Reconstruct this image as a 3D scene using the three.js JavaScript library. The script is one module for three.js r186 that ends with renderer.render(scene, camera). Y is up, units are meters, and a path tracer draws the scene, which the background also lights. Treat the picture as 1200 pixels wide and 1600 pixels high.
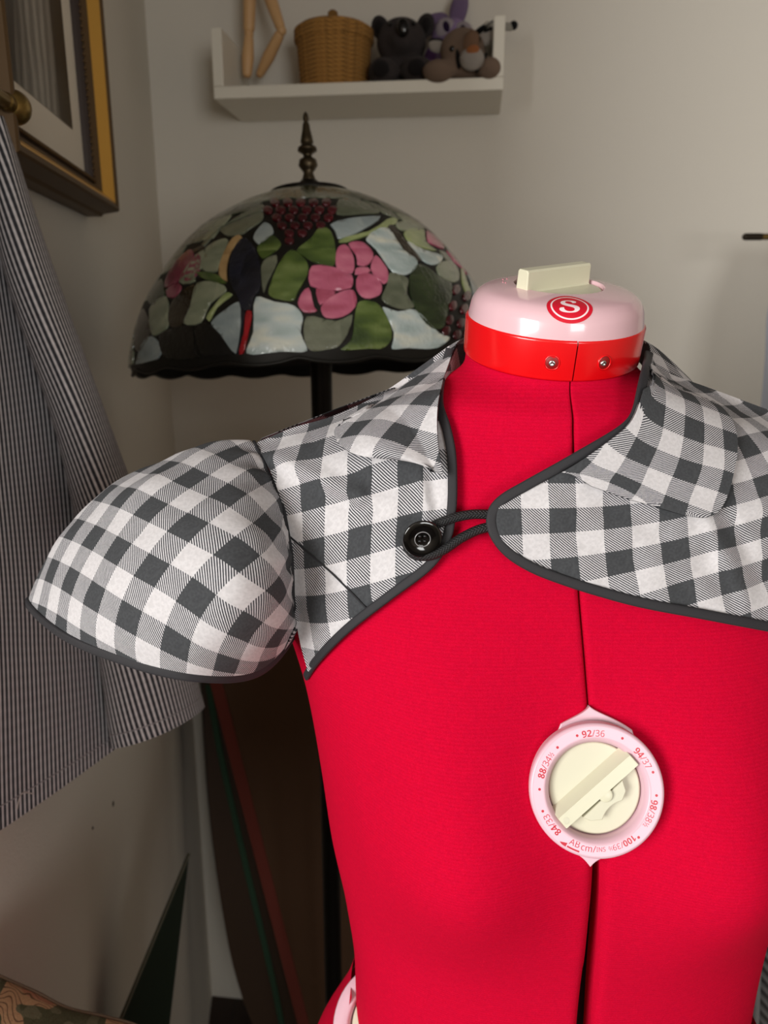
import * as THREE from 'three';
import { mergeGeometries, mergeVertices } from 'three/addons/utils/BufferGeometryUtils.js';
import { RoundedBoxGeometry } from 'three/addons/geometries/RoundedBoxGeometry.js';
import { MarchingCubes } from 'three/addons/objects/MarchingCubes.js';
import { RectAreaLightUniformsLib } from 'three/addons/lights/RectAreaLightUniformsLib.js';
import { MeshBVH } from 'three-mesh-bvh';

// ------------------------------------------------------------------ camera, sky, lights, exposure
const V = (x, y, z) => new THREE.Vector3(x, y, z);
const rad = THREE.MathUtils.degToRad;
const scene = new THREE.Scene();
const FOCAL = 1202, PITCH = rad(14.3), EYE = V(0, 1.42, 0);
const camera = new THREE.PerspectiveCamera(2 * THREE.MathUtils.radToDeg(Math.atan(800 / FOCAL)), 0.75, 0.05, 30);
camera.position.copy(EYE);
camera.rotation.x = -PITCH;
camera.focus = 0.40;
camera.userData.fStop = 11;
scene.add(camera);
const renderer = new THREE.WebGLRenderer({ antialias: true });
renderer.toneMapping = THREE.LinearToneMapping;
renderer.toneMappingExposure = 1.0;
renderer.shadowMap.enabled = true;
RectAreaLightUniformsLib.init();
scene.background = new THREE.Color(0.55, 0.62, 0.7);

// plan of the room, metres: (x, forward); the two left walls meet in a shallow bend at JOINT
const CORNER = [-0.47, 1.71], JOINT = [-0.3275, 0.435], NOOK = [-1.62, 0.36];
const BACK_TURN = rad(6.6);
const backDir = V(Math.cos(BACK_TURN), 0, Math.sin(BACK_TURN)), backNormal = V(-Math.sin(BACK_TURN), 0, Math.cos(BACK_TURN));
const cornerPoint = V(CORNER[0], 0, -CORNER[1]);

// two windows behind the camera: one in the side wall of the nook on the left, one in the rear wall on the right
const REAR = -2.5, RIGHT = 1.9, HGT = 2.45, FLOOR = -0.38;
const WIN = { x: NOOK[0], f: -1.62, w: 1.66, y0: 1.05, y1: 2.25 }, WIN2 = { x0: 0.50, x1: 1.60, y0: 0.95, y1: 2.05 };
const daylight = new THREE.Color(1.0, 0.985, 0.955);
const windowLight = new THREE.RectAreaLight(daylight, 20, WIN.w - 0.1, WIN.y1 - WIN.y0 - 0.1);
windowLight.position.set(WIN.x + 0.012, (WIN.y0 + WIN.y1) / 2, -WIN.f);
windowLight.lookAt(WIN.x + 1, (WIN.y0 + WIN.y1) / 2, -WIN.f);
scene.add(windowLight);
const windowLight2 = new THREE.RectAreaLight(daylight, 9, WIN2.x1 - WIN2.x0 - 0.1, WIN2.y1 - WIN2.y0 - 0.1);
windowLight2.position.set((WIN2.x0 + WIN2.x1) / 2, (WIN2.y0 + WIN2.y1) / 2, -REAR - 0.012);
windowLight2.lookAt((WIN2.x0 + WIN2.x1) / 2, (WIN2.y0 + WIN2.y1) / 2, -REAR - 1);
scene.add(windowLight2);

// ------------------------------------------------------------------ helpers
let seed = 7;
const rnd = () => { seed = (seed * 1664525 + 1013904223) >>> 0; return seed / 4294967296; };
const rr = (a, b) => a + (b - a) * rnd();
const UP = V(0, Math.cos(PITCH), -Math.sin(PITCH)), FWD = V(0, -Math.sin(PITCH), -Math.cos(PITCH));
// a point of the place seen at (x, y) of the 1200 x 1600 frame, d metres along the lens axis
function P(px, py, d) {
  return EYE.clone().addScaledVector(V(1, 0, 0), (px - 600) / FOCAL * d).addScaledVector(UP, -(py - 800) / FOCAL * d).addScaledVector(FWD, d);
}
const PF = (px, py, F) => P(px, py, F / (Math.cos(PITCH) - (py - 800) / FOCAL * Math.sin(PITCH)));
const PH = (px, py, H) => { const q = P(px, py, 1).sub(EYE); return EYE.clone().addScaledVector(q, (H - EYE.y) / q.y); };
const rayDir = (px, py) => P(px, py, 1).sub(EYE).normalize();
function project(p) {
  const q = p.clone().sub(EYE), d = q.dot(FWD);
  return [600 + q.x / d * FOCAL, 800 - q.dot(UP) / d * FOCAL, d];
}
function onPlane(px, py, origin, normal) {
  const r = rayDir(px, py);
  return EYE.clone().addScaledVector(r, origin.clone().sub(EYE).dot(normal) / r.dot(normal));
}
// point on a sheet parallel to the back wall, off metres in front of it
const onBack = (px, py, off) => onPlane(px, py, cornerPoint.clone().addScaledVector(backNormal, off), backNormal);

const used = {};
const numbered = (n) => { const k = used[n] = (used[n] ?? -1) + 1; return k ? `${n}_${String(k).padStart(3, '0')}` : n; };
function tag(o, label, category, group, kind) {
  if (label) o.userData.label = label;
  if (category) o.userData.category = category;
  if (group) o.userData.group = group;
  if (kind) o.userData.kind = kind;
  return o;
}
function thing(name, position, label, category, group) {
  const o = new THREE.Group(); o.name = numbered(name); o.position.copy(position); scene.add(o);
  return tag(o, label, category, group);
}
// geo is in world axes and places; it is moved into the axes of the thing it belongs to
function part(root, name, geo, mat, parent = root) {
  const w = root.isGroup ? root.position : V(0, 0, 0);
  geo.translate(-w.x, -w.y, -w.z);
  const m = new THREE.Mesh(geo, mat); m.name = name; m.castShadow = m.receiveShadow = true;
  parent.add(m);
  return m;
}
function single(name, geo, mat, label, category, kind) {
  const m = new THREE.Mesh(geo, mat); m.name = numbered(name); m.castShadow = m.receiveShadow = true; scene.add(m);
  return tag(m, label, category, null, kind);
}
function hash2(x, y, s = 0) { let h = Math.imul(x | 0, 374761393) + Math.imul(y | 0, 668265263) + Math.imul(s | 0, 1442695041); h = Math.imul(h ^ (h >>> 13), 1274126177); return ((h ^ (h >>> 16)) >>> 0) / 4294967296; }
// value noise that repeats every n cells
function vnoise(x, y, n, s = 0) {
  const xi = Math.floor(x), yi = Math.floor(y), fx = x - xi, fy = y - yi, m = (k) => ((k % n) + n) % n;
  const sx = fx * fx * (3 - 2 * fx), sy = fy * fy * (3 - 2 * fy);
  const a = hash2(m(xi), m(yi), s), b = hash2(m(xi + 1), m(yi), s), c = hash2(m(xi), m(yi + 1), s), d = hash2(m(xi + 1), m(yi + 1), s);
  return a + (b - a) * sx + (c - a) * sy + (a - b - c + d) * sx * sy;
}
function noise3(x, y, z, s = 0) {
  const zi = Math.floor(z), fz = z - zi, t = fz * fz * (3 - 2 * fz);
  return (vnoise(x, y, 4096, s + zi * 17) * (1 - t) + vnoise(x, y, 4096, s + (zi + 1) * 17) * t) * 2 - 1;
}
function texture(n, fn, srgb = true, m = n) {
  const data = new Uint8Array(n * m * 4);
  for (let j = 0; j < m; j++) for (let i = 0; i < n; i++) {
    const c = fn(i / n, j / m, i, j), k = (j * n + i) * 4;
    for (let q = 0; q < 3; q++) data[k + q] = Math.max(0, Math.min(255, Array.isArray(c) ? c[q] : c));
    data[k + 3] = 255;
  }
  const t = new THREE.DataTexture(data, n, m);
  t.wrapS = t.wrapT = THREE.RepeatWrapping; t.magFilter = THREE.LinearFilter; t.minFilter = THREE.LinearMipmapLinearFilter; t.generateMipmaps = true;
  if (srgb) t.colorSpace = THREE.SRGBColorSpace;
  t.needsUpdate = true;
  return t;
}
const rep = (t, x, y = x) => { const c = t.clone(); c.repeat.set(x, y); c.needsUpdate = true; return c; };
const std = (o) => new THREE.MeshStandardMaterial({ side: THREE.DoubleSide, ...o });
const phys = (o) => new THREE.MeshPhysicalMaterial({ side: THREE.DoubleSide, ...o });
const hex = (h) => new THREE.Color(h);

// monotone cubic table: rows [key, values...]
function table(rows) {
  rows = rows.slice().sort((a, b) => a[0] - b[0]);
  const n = rows.length, w = rows[0].length - 1;
  const d = (i, q) => (rows[i + 1][q] - rows[i][q]) / (rows[i + 1][0] - rows[i][0]);
  const slope = (i, q) => {
    if (i === 0) return d(0, q); if (i === n - 1) return d(n - 2, q);
    const a = d(i - 1, q), b = d(i, q); return a * b <= 0 ? 0 : 2 * a * b / (a + b);
  };
  return (x) => {
    if (x <= rows[0][0]) return rows[0].slice(1);
    if (x >= rows[n - 1][0]) return rows[n - 1].slice(1);
    let i = 0; while (x > rows[i + 1][0]) i++;
    const h = rows[i + 1][0] - rows[i][0], t = (x - rows[i][0]) / h, out = [];
    for (let q = 1; q <= w; q++) {
      const p0 = rows[i][q], p1 = rows[i + 1][q], m0 = slope(i, q) * h, m1 = slope(i + 1, q) * h, t2 = t * t, t3 = t2 * t;
      out.push((2 * t3 - 3 * t2 + 1) * p0 + (t3 - 2 * t2 + t) * m0 + (-2 * t3 + 3 * t2) * p1 + (t3 - t2) * m1);
    }
    return out;
  };
}
const curveOf = (pts, closed = false) => new THREE.CatmullRomCurve3(pts, closed, 'centripetal');
function sample2(pts, n) { // evenly spaced points of a smooth plane curve through pts ([x, y] each)
  const c = new THREE.CatmullRomCurve3(pts.map((p) => V(p[0], p[1], 0)), false, 'centripetal');
  return c.getSpacedPoints(n).map((p) => [p.x, p.y]);
}
// a sheet through a grid of points, with uv and (if thick > 0) a back face and a closed edge
function sheetGeo(grid, uv, thick = 0, closedU = false) {
  const R = grid.length, C = grid[0].length, pos = [], uvs = [], idx = [];
  for (let i = 0; i < R; i++) for (let j = 0; j < C; j++) { const p = grid[i][j]; pos.push(p.x, p.y, p.z); const t = uv ? uv[i][j] : [j / (C - 1), i / (R - 1)]; uvs.push(t[0], t[1]); }
  for (let i = 0; i < R - 1; i++) for (let j = 0; j < C - 1; j++) { const a = i * C + j; idx.push(a, a + C, a + 1, a + 1, a + C, a + C + 1); }
  const g = new THREE.BufferGeometry();
  g.setAttribute('position', new THREE.Float32BufferAttribute(pos, 3)); g.setAttribute('uv', new THREE.Float32BufferAttribute(uvs, 2)); g.setIndex(idx);
  g.computeVertexNormals();
  if (closedU) { const n = g.attributes.normal; for (let i = 0; i < R; i++) { const a = i * C, b = a + C - 1, q = V(n.getX(a) + n.getX(b), n.getY(a) + n.getY(b), n.getZ(a) + n.getZ(b)).normalize(); n.setXYZ(a, q.x, q.y, q.z); n.setXYZ(b, q.x, q.y, q.z); } }
  if (!thick) return g;
  const n = g.attributes.normal, N = R * C, pos2 = [], nor2 = [];
  { // the back face lies inside a closed ring, else away from the room's middle
    const c = V(0, 0, 0); if (closedU) { for (let k = 0; k < N; k++) c.add(V(pos[k * 3], pos[k * 3 + 1], pos[k * 3 + 2])); c.multiplyScalar(1 / N); } else c.copy(EYE);
    let s = 0; for (let k = 0; k < N; k++) s += n.getX(k) * (pos[k * 3] - c.x) + n.getY(k) * (pos[k * 3 + 1] - c.y) + n.getZ(k) * (pos[k * 3 + 2] - c.z);
    if (closedU ? s < 0 : s > 0) { for (let k = 0; k < idx.length; k += 3) { const t = idx[k + 1]; idx[k + 1] = idx[k + 2]; idx[k + 2] = t; } for (let k = 0; k < n.array.length; k++) n.array[k] *= -1; }
  }
  for (let k = 0; k < N; k++) { pos2.push(pos[k * 3] - n.getX(k) * thick, pos[k * 3 + 1] - n.getY(k) * thick, pos[k * 3 + 2] - n.getZ(k) * thick); nor2.push(-n.getX(k), -n.getY(k), -n.getZ(k)); }
  const all = new THREE.BufferGeometry(), idx2 = idx.slice();
  for (let k = 0; k < idx.length; k += 3) idx2.push(idx[k] + N, idx[k + 2] + N, idx[k + 1] + N);
  const edge = (a, b) => idx2.push(a, b, a + N, b, b + N, a + N);
  for (let j = 0; j < C - 1; j++) { edge(j, j + 1); edge((R - 1) * C + j + 1, (R - 1) * C + j); }
  for (let i = 0; i < R - 1; i++) { edge((i + 1) * C, i * C); edge(i * C + C - 1, (i + 1) * C + C - 1); }
  all.setAttribute('position', new THREE.Float32BufferAttribute([...pos, ...pos2], 3));
  all.setAttribute('normal', new THREE.Float32BufferAttribute([...n.array, ...nor2], 3));
  all.setAttribute('uv', new THREE.Float32BufferAttribute([...uvs, ...uvs], 2));
  all.setIndex(idx2);
  return all;
}
// smooth grid through control rows (Vector3), refined to R x C
function refine(ctrl, R, C) {
  const rows = ctrl.map((r) => { const c = curveOf(r); return Array.from({ length: C }, (_, j) => c.getPoint(j / (C - 1))); });
  const cols = Array.from({ length: C }, (_, j) => curveOf(rows.map((r) => r[j])));
  return Array.from({ length: R }, (_, i) => cols.map((c) => c.getPoint(i / (R - 1))));
}
// cloth laid flat: plane coordinates in metres that keep the lengths of the sheet
function flatten(grid, iterations = 400, planar = false) {
  const R = grid.length, C = grid[0].length, at = (i, j) => grid[i][j];
  const mi = R >> 1, mj = C >> 1, q = [];
  const cu = Array(C).fill(0), cv = Array(R).fill(0);
  for (let j = 1; j < C; j++) { let s = 0; for (let i = 0; i < R; i++) s += at(i, j).distanceTo(at(i, j - 1)); cu[j] = cu[j - 1] + s / R; }
  for (let i = 1; i < R; i++) { let s = 0; for (let j = 0; j < C; j++) s += at(i, j).distanceTo(at(i - 1, j)); cv[i] = cv[i - 1] + s / C; }
  for (let i = 0; i < R; i++) { q.push([]); for (let j = 0; j < C; j++) q[i].push([cu[j], cv[i]]); }
  if (planar) { // start from the lengths along each row, set out from the middle column
    let v = 0;
    for (let i = 0; i < R; i++) {
      if (i) v += at(i, mj).distanceTo(at(i - 1, mj));
      const s = [0]; for (let j = 1; j < C; j++) s.push(s[j - 1] + at(i, j).distanceTo(at(i, j - 1)));
      for (let j = 0; j < C; j++) q[i][j] = [s[j] - s[mj], v];
    }
  }
  const E = [];
  for (let i = 0; i < R; i++) for (let j = 0; j < C; j++) for (const [di, dj] of [[0, 1], [1, 0], [1, 1], [1, -1], [0, 4], [4, 0]]) {
    const a = i + di, b = j + dj;
    if (a < R && b < C && b >= 0) {
      let L = 0; // length along the sheet
      if (di && dj || di + dj === 1) L = at(i, j).distanceTo(at(a, b));
      else for (let k = 0; k < 4; k++) L += dj ? at(i, j + k).distanceTo(at(i, j + k + 1)) : at(i + k, j).distanceTo(at(i + k + 1, j));
      E.push([i, j, a, b, L]);
    }
  }
  for (let it = 0; it < iterations; it++) for (const [i, j, a, b, L] of E) {
    const p = q[i][j], r = q[a][b], dx = r[0] - p[0], dy = r[1] - p[1], l = Math.hypot(dx, dy) || 1e-9, k = 0.35 * (l - L) / l;
    p[0] += dx * k; p[1] += dy * k; r[0] -= dx * k; r[1] -= dy * k;
  }
  return q;
}
// turn, scale and shift flat cloth so that two places of the sheet fall on two given cells of the check
function align(grid, flat, anchors, flipTwill = false, fixedCell = 0) {
  const R = grid.length, C = grid[0].length, pr = grid.map((r) => r.map(project));
  const find = ([x, y]) => {
    let best = null, bs = 1e9;
    for (let i = 0; i < R; i++) for (let j = 0; j < C; j++) { const p = pr[i][j], s = Math.hypot(p[0] - x, p[1] - y) + p[2] * 400; if (s < bs) { bs = s; best = [i, j]; } }
    let [i, j] = best; i = Math.min(Math.max(i, 1), R - 2); j = Math.min(Math.max(j, 1), C - 2);
    const a = pr[i][j], di = [(pr[i + 1][j][0] - pr[i - 1][j][0]) / 2, (pr[i + 1][j][1] - pr[i - 1][j][1]) / 2], dj = [(pr[i][j + 1][0] - pr[i][j - 1][0]) / 2, (pr[i][j + 1][1] - pr[i][j - 1][1]) / 2];
    const ex = x - a[0], ey = y - a[1], D = di[0] * dj[1] - di[1] * dj[0] || 1e-9;
    const s = (ex * dj[1] - ey * dj[0]) / D, t = (di[0] * ey - di[1] * ex) / D, f = (k) => flat[i][j][k] + s * (flat[i + 1][j][k] - flat[i - 1][j][k]) / 2 + t * (flat[i][j + 1][k] - flat[i][j - 1][k]) / 2;
    const fu = [(flat[i + 1][j][0] - flat[i - 1][j][0]), (flat[i + 1][j][1] - flat[i - 1][j][1])], fv = [(flat[i][j + 1][0] - flat[i][j - 1][0]), (flat[i][j + 1][1] - flat[i][j - 1][1])];
    return { at: [f(0), f(1)], same: Math.sign(D) === Math.sign(fu[0] * fv[1] - fu[1] * fv[0]) };
  };
  const A = find(anchors[0]), B = find(anchors[1]), sg = A.same ? 1 : -1;
  const ax = [A.at[0] * sg, A.at[1]], bx = [B.at[0] * sg, B.at[1]];
  const dx = bx[0] - ax[0], dy = bx[1] - ax[1], tx = anchors[1][2] - anchors[0][2], ty = anchors[1][3] - anchors[0][3], L = dx * dx + dy * dy;
  let zr = (tx * dx + ty * dy) / L, zi = (ty * dx - tx * dy) / L;
  console.log('cell', 1 / Math.hypot(zr, zi));
  if (fixedCell) { const k = 1 / fixedCell / Math.hypot(zr, zi); zr *= k; zi *= k; }
  return flat.map((r) => r.map(([u, v]) => { const x = u * sg - ax[0], y = v - ax[1]; const cu = anchors[0][2] + zr * x - zi * y, cv = anchors[0][3] + zi * x + zr * y; return [cu / 2, (flipTwill ? -cv : cv) / 2]; }));
}
// flat band swept along a path: width across in the surface, thickness along its normal
function ribbon(path, normals, width, thick, closed = false, around = 14) {
  const n = path.length, grid = [], uv = [];
  let s = 0;
  for (let i = 0; i < n; i++) {
    const a = path[Math.max(0, i - 1)], b = path[Math.min(n - 1, i + 1)], t = b.clone().sub(a).normalize();
    const nn = normals[i].clone().addScaledVector(t, -normals[i].dot(t)).normalize(), side = t.clone().cross(nn);
    if (i) s += path[i].distanceTo(path[i - 1]);
    const row = [], ru = [];
    for (let k = 0; k <= around; k++) {
      const f = k / around * Math.PI * 2, e = (v, p) => Math.sign(v) * Math.pow(Math.abs(v), p);
      row.push(path[i].clone().addScaledVector(side, e(Math.cos(f), 0.6) * width / 2).addScaledVector(nn, e(Math.sin(f), 0.8) * thick / 2));
      ru.push([s, k / around]);
    }
    grid.push(row); uv.push(ru);
  }
  const g = sheetGeo(grid, uv, 0, true);
  const caps = [0, n - 1].map((i) => { const c = new THREE.BufferGeometry(), r = grid[i], pos = [path[i].x, path[i].y, path[i].z], id = []; r.forEach((p) => pos.push(p.x, p.y, p.z)); for (let k = 1; k <= around; k++) i ? id.push(0, k, k + 1) : id.push(0, k + 1, k); c.setAttribute('position', new THREE.Float32BufferAttribute(pos, 3)); c.setAttribute('uv', new THREE.Float32BufferAttribute(new Array((around + 2) * 2).fill(0), 2)); c.setIndex(id); c.computeVertexNormals(); return c; });
  return mergeGeometries([g, ...caps]);
}
function tube(pts, r, seg = 60, around = 12, closed = false) {
  const c = curveOf(pts, closed), g = new THREE.TubeGeometry(c, seg, r, around, closed), L = c.getLength(), u = g.attributes.uv;
  for (let i = 0; i < u.count; i++) u.setXY(i, u.getX(i) * L, u.getY(i));
  if (closed) return g;
  const ends = [0, 1].map((t) => { const s = new THREE.SphereGeometry(r * 0.999, around, 6); const p = c.getPoint(t); s.translate(p.x, p.y, p.z); return s; });
  return mergeGeometries([g, ...ends]);
}
// solid of revolution from [r, y] pairs, standing on its own base
function lathe(profile, seg = 48) { const g = new THREE.LatheGeometry(profile.map(([r, y]) => new THREE.Vector2(Math.max(r, 1e-5), y)), seg); return g; }
function box(w, h, d, r = 0.004) { return new RoundedBoxGeometry(w, h, d, 2, Math.min(r, w * 0.45, h * 0.45, d * 0.45)); }
// metres of uv on a box-like geometry, by the way each face points
function metreUV(g, s = 1) {
  const p = g.attributes.position, n = g.attributes.normal, u = new Float32Array(p.count * 2);
  for (let i = 0; i < p.count; i++) {
    const x = Math.abs(n.getX(i)), y = Math.abs(n.getY(i)), z = Math.abs(n.getZ(i));
    const [a, b] = x > y && x > z ? [p.getZ(i), p.getY(i)] : y > z ? [p.getX(i), p.getZ(i)] : [p.getX(i), p.getY(i)];
    u[i * 2] = a * s; u[i * 2 + 1] = b * s;
  }
  g.setAttribute('uv', new THREE.BufferAttribute(u, 2));
  return g;
}
// flat slab: outline corners in space, thickened along a vector
function slab(corners, back) {
  const n = corners.length, pos = [], idx = [], c2 = corners.map((p) => p.clone().add(back));
  const tri = (a, b, c) => pos.push(a.x, a.y, a.z, b.x, b.y, b.z, c.x, c.y, c.z);
  const x = corners[1].clone().sub(corners[0]).normalize(), nn = x.clone().cross(corners[n - 1].clone().sub(corners[0])).normalize(), y = nn.clone().cross(x);
  const f = THREE.ShapeUtils.triangulateShape(corners.map((p) => { const q = p.clone().sub(corners[0]); return new THREE.Vector2(q.dot(x), q.dot(y)); }), []);
  for (const [a, b, c] of f) { tri(corners[a], corners[b], corners[c]); tri(c2[a], c2[c], c2[b]); }
  for (let i = 0; i < n; i++) { const j = (i + 1) % n; tri(corners[i], c2[i], corners[j]); tri(corners[j], c2[i], c2[j]); }
  const g = new THREE.BufferGeometry(); g.setAttribute('position', new THREE.Float32BufferAttribute(pos, 3)); g.computeVertexNormals();
  return metreUV(g);
}
// one smooth closed skin around a set of round shapes; each { c, r } (r a number or [x, y, z]) or { a, b, ra, rb }
function skin(shapes, lo, hi, res = 44, k = 0.008) {
  const mc = new MarchingCubes(res, new THREE.MeshBasicMaterial(), false, false, 60000);
  mc.isolation = 0;
  const c = lo.clone().add(hi).multiplyScalar(0.5), h = Math.max(hi.x - lo.x, hi.y - lo.y, hi.z - lo.z) / 2, p = V(0, 0, 0), q = V(0, 0, 0), w = V(0, 0, 0);
  for (let z = 0; z < res; z++) for (let y = 0; y < res; y++) for (let x = 0; x < res; x++) {
    p.set((x - res / 2) / (res / 2), (y - res / 2) / (res / 2), (z - res / 2) / (res / 2)).multiplyScalar(h).add(c);
    let d = 1e9;
    for (const s of shapes) {
      let e;
      if (s.a) { q.copy(p).sub(s.a); w.copy(s.b).sub(s.a); const t = Math.max(0, Math.min(1, q.dot(w) / w.lengthSq())); e = q.addScaledVector(w, -t).length() - (s.ra + (s.rb - s.ra) * t); }
      else { const r = Array.isArray(s.r) ? s.r : [s.r, s.r, s.r]; q.copy(p).sub(s.c); if (s.turn) q.applyEuler(s.turn); e = (Math.hypot(q.x / r[0], q.y / r[1], q.z / r[2]) - 1) * Math.min(...r); }
      if (d > 1e8) d = e; else { const hh = Math.max(k - Math.abs(d - e), 0) / k; d = Math.min(d, e) - hh * hh * k / 4; }
    }
    mc.field[z * res * res + y * res + x] = -d;
  }
  mc.update();
  const n = mc.count ?? mc.geometry.drawRange.count;
  const g = new THREE.BufferGeometry(), pos = new Float32Array(n * 3), nor = new Float32Array(n * 3);
  for (let i = 0; i < n; i++) for (let a = 0; a < 3; a++) { pos[i * 3 + a] = mc.positionArray[i * 3 + a] * h + c.getComponent(a); nor[i * 3 + a] = mc.normalArray[i * 3 + a]; }
  g.setAttribute('position', new THREE.BufferAttribute(pos, 3));
  const uv = new Float32Array(n * 2); for (let i = 0; i < n; i++) { uv[i * 2] = pos[i * 3] + pos[i * 3 + 2] * 0.6; uv[i * 2 + 1] = pos[i * 3 + 1] + pos[i * 3 + 2] * 0.6; }
  g.setAttribute('uv', new THREE.BufferAttribute(uv, 2));
  const m = mergeVertices(g, 1e-5); m.computeVertexNormals();
  return m;
}

// ------------------------------------------------------------------ materials
const grainTex = texture(256, (u, v, i, j) => 128 + 60 * (vnoise(u * 16, v * 16, 16, 1) - 0.5) + 60 * (vnoise(u * 64, v * 64, 64, 2) - 0.5) + 50 * (hash2(i, j, 3) - 0.5), false);
const wallMat = std({ color: new THREE.Color(0.665, 0.625, 0.55), roughness: 0.92, bumpMap: rep(grainTex, 9), bumpScale: 0.0006 });
const ceilingMat = std({ color: new THREE.Color(0.30, 0.27, 0.24), roughness: 0.95 });
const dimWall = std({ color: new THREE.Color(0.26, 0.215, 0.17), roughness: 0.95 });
const whitePaint = std({ color: new THREE.Color(0.72, 0.70, 0.64), roughness: 0.45 });
const woodTex = texture(512, (u, v) => { const g = vnoise(u * 90, v * 3, 90, 4) * 0.6 + vnoise(u * 24, v * 2, 24, 5) * 0.4; return [96 + 50 * g, 66 + 38 * g, 44 + 28 * g]; });

// ------------------------------------------------------------------ the room
function wallBetween(name, a, b, h, thick, outward, holes = [], mat = wallMat) {
  const len = Math.hypot(b[0] - a[0], b[1] - a[1]);
  const s = new THREE.Shape([new THREE.Vector2(0, 0), new THREE.Vector2(len, 0), new THREE.Vector2(len, h - FLOOR), new THREE.Vector2(0, h - FLOOR)]);
  for (const [x0, x1, y0, y1] of holes) s.holes.push(new THREE.Path([new THREE.Vector2(x0, y0 - FLOOR), new THREE.Vector2(x0, y1 - FLOOR), new THREE.Vector2(x1, y1 - FLOOR), new THREE.Vector2(x1, y0 - FLOOR)]));
  const g = new THREE.ExtrudeGeometry(s, { depth: thick, bevelEnabled: false });
  const dx = (b[0] - a[0]) / len, df = (b[1] - a[1]) / len;
  const X = V(dx, 0, -df), Y = V(0, 1, 0), Z = X.clone().cross(Y);
  const m = new THREE.Matrix4().makeBasis(X, Y, Z).setPosition(V(a[0], FLOOR, -a[1]).addScaledVector(Z, outward > 0 ? 0 : -thick));
  g.applyMatrix4(m);
  const o = single(name, metreUV(g), mat, null, null, 'structure');
  return { o, X, Z, a: V(a[0], 0, -a[1]) };
}
const backEnd = [CORNER[0] + backDir.x * 3.0, CORNER[1] - backDir.z * 3.0];
// Z of the helper points away from the room when walking with the room on the right-hand side
wallBetween('wall_back', [CORNER[0] - backDir.x * 0.1, CORNER[1] + backDir.z * 0.1], backEnd, HGT, 0.1, -1);
wallBetween('wall_left', JOINT, [CORNER[0] - 0.0112, CORNER[1] + 0.1], HGT, 0.1, -1);
wallBetween('wall_nook', NOOK, JOINT, HGT, 0.1, -1, [], dimWall);
const winWall = wallBetween('wall_window', [NOOK[0], REAR], [NOOK[0], NOOK[1] + 0.08], HGT, 0.12, -1, [[WIN.f - WIN.w / 2 - REAR, WIN.f + WIN.w / 2 - REAR, WIN.y0, WIN.y1]], dimWall);
const rearWall = wallBetween('wall_rear', [RIGHT + 0.1, REAR], [NOOK[0] - 0.1, REAR], HGT, 0.1, -1, [[RIGHT + 0.1 - WIN2.x1, RIGHT + 0.1 - WIN2.x0, WIN2.y0, WIN2.y1]], dimWall);
wallBetween('wall_right', [RIGHT, backEnd[1] + 0.4], [RIGHT, REAR], HGT, 0.1, -1, [], dimWall);
{
  const f = new THREE.BoxGeometry(3.9, 0.1, 5.0); f.translate(0.15, FLOOR - 0.05, 0.35);
  const t = rep(woodTex, 2, 1);
  single('floor', metreUV(f), std({ map: t, roughness: 0.55, color: 0x5a5048 }), null, null, 'structure');
  const c = new THREE.BoxGeometry(3.9, 0.1, 5.0); c.translate(0.15, HGT + 0.05, 0.35);
  single('ceiling', metreUV(c), ceilingMat, null, null, 'structure');
}
// windows outside the frame: they light the room and show in the glossy cap
[[winWall, WIN.f - WIN.w / 2 - REAR, WIN.f + WIN.w / 2 - REAR, WIN.y0, WIN.y1], [rearWall, RIGHT + 0.1 - WIN2.x1, RIGHT + 0.1 - WIN2.x0, WIN2.y0, WIN2.y1]].forEach(([{ X, Z, a }, w0, w1, h0, h1], i) => {
  const geos = [], fw = 0.05, mid = (w0 + w1) / 2;
  const bar = (x0, x1, y0, y1, dep) => { const g = box(x1 - x0, y1 - y0, dep, 0.004); g.translate((x0 + x1) / 2, (y0 + y1) / 2, -0.06); return g; };
  geos.push(bar(w0, w1, h0, h0 + fw, 0.06), bar(w0, w1, h1 - fw, h1, 0.06), bar(w0, w0 + fw, h0, h1, 0.06), bar(w1 - fw, w1, h0, h1, 0.06), bar(mid - 0.025, mid + 0.025, h0, h1, 0.05));
  const M = new THREE.Matrix4().makeBasis(X, V(0, 1, 0), Z).setPosition(a);
  const win = tag(new THREE.Group(), null, null, null, 'structure'); win.name = `window_${i + 1}`; scene.add(win);
  part(win, 'window_frame', mergeGeometries(geos).applyMatrix4(M), whitePaint);
  const glass = phys({ transmission: 1, thickness: 0, roughness: 0, ior: 1.5, color: 0xffffff });
  for (const s of [0, 1]) { const pw = (w1 - w0) / 2, g = new THREE.BoxGeometry(pw - 0.06, h1 - h0 - 0.08, 0.004); g.translate(w0 + pw * (s + 0.5), (h0 + h1) / 2, -0.075); part(win, 'pane', g.applyMatrix4(M), glass); }
});

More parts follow.
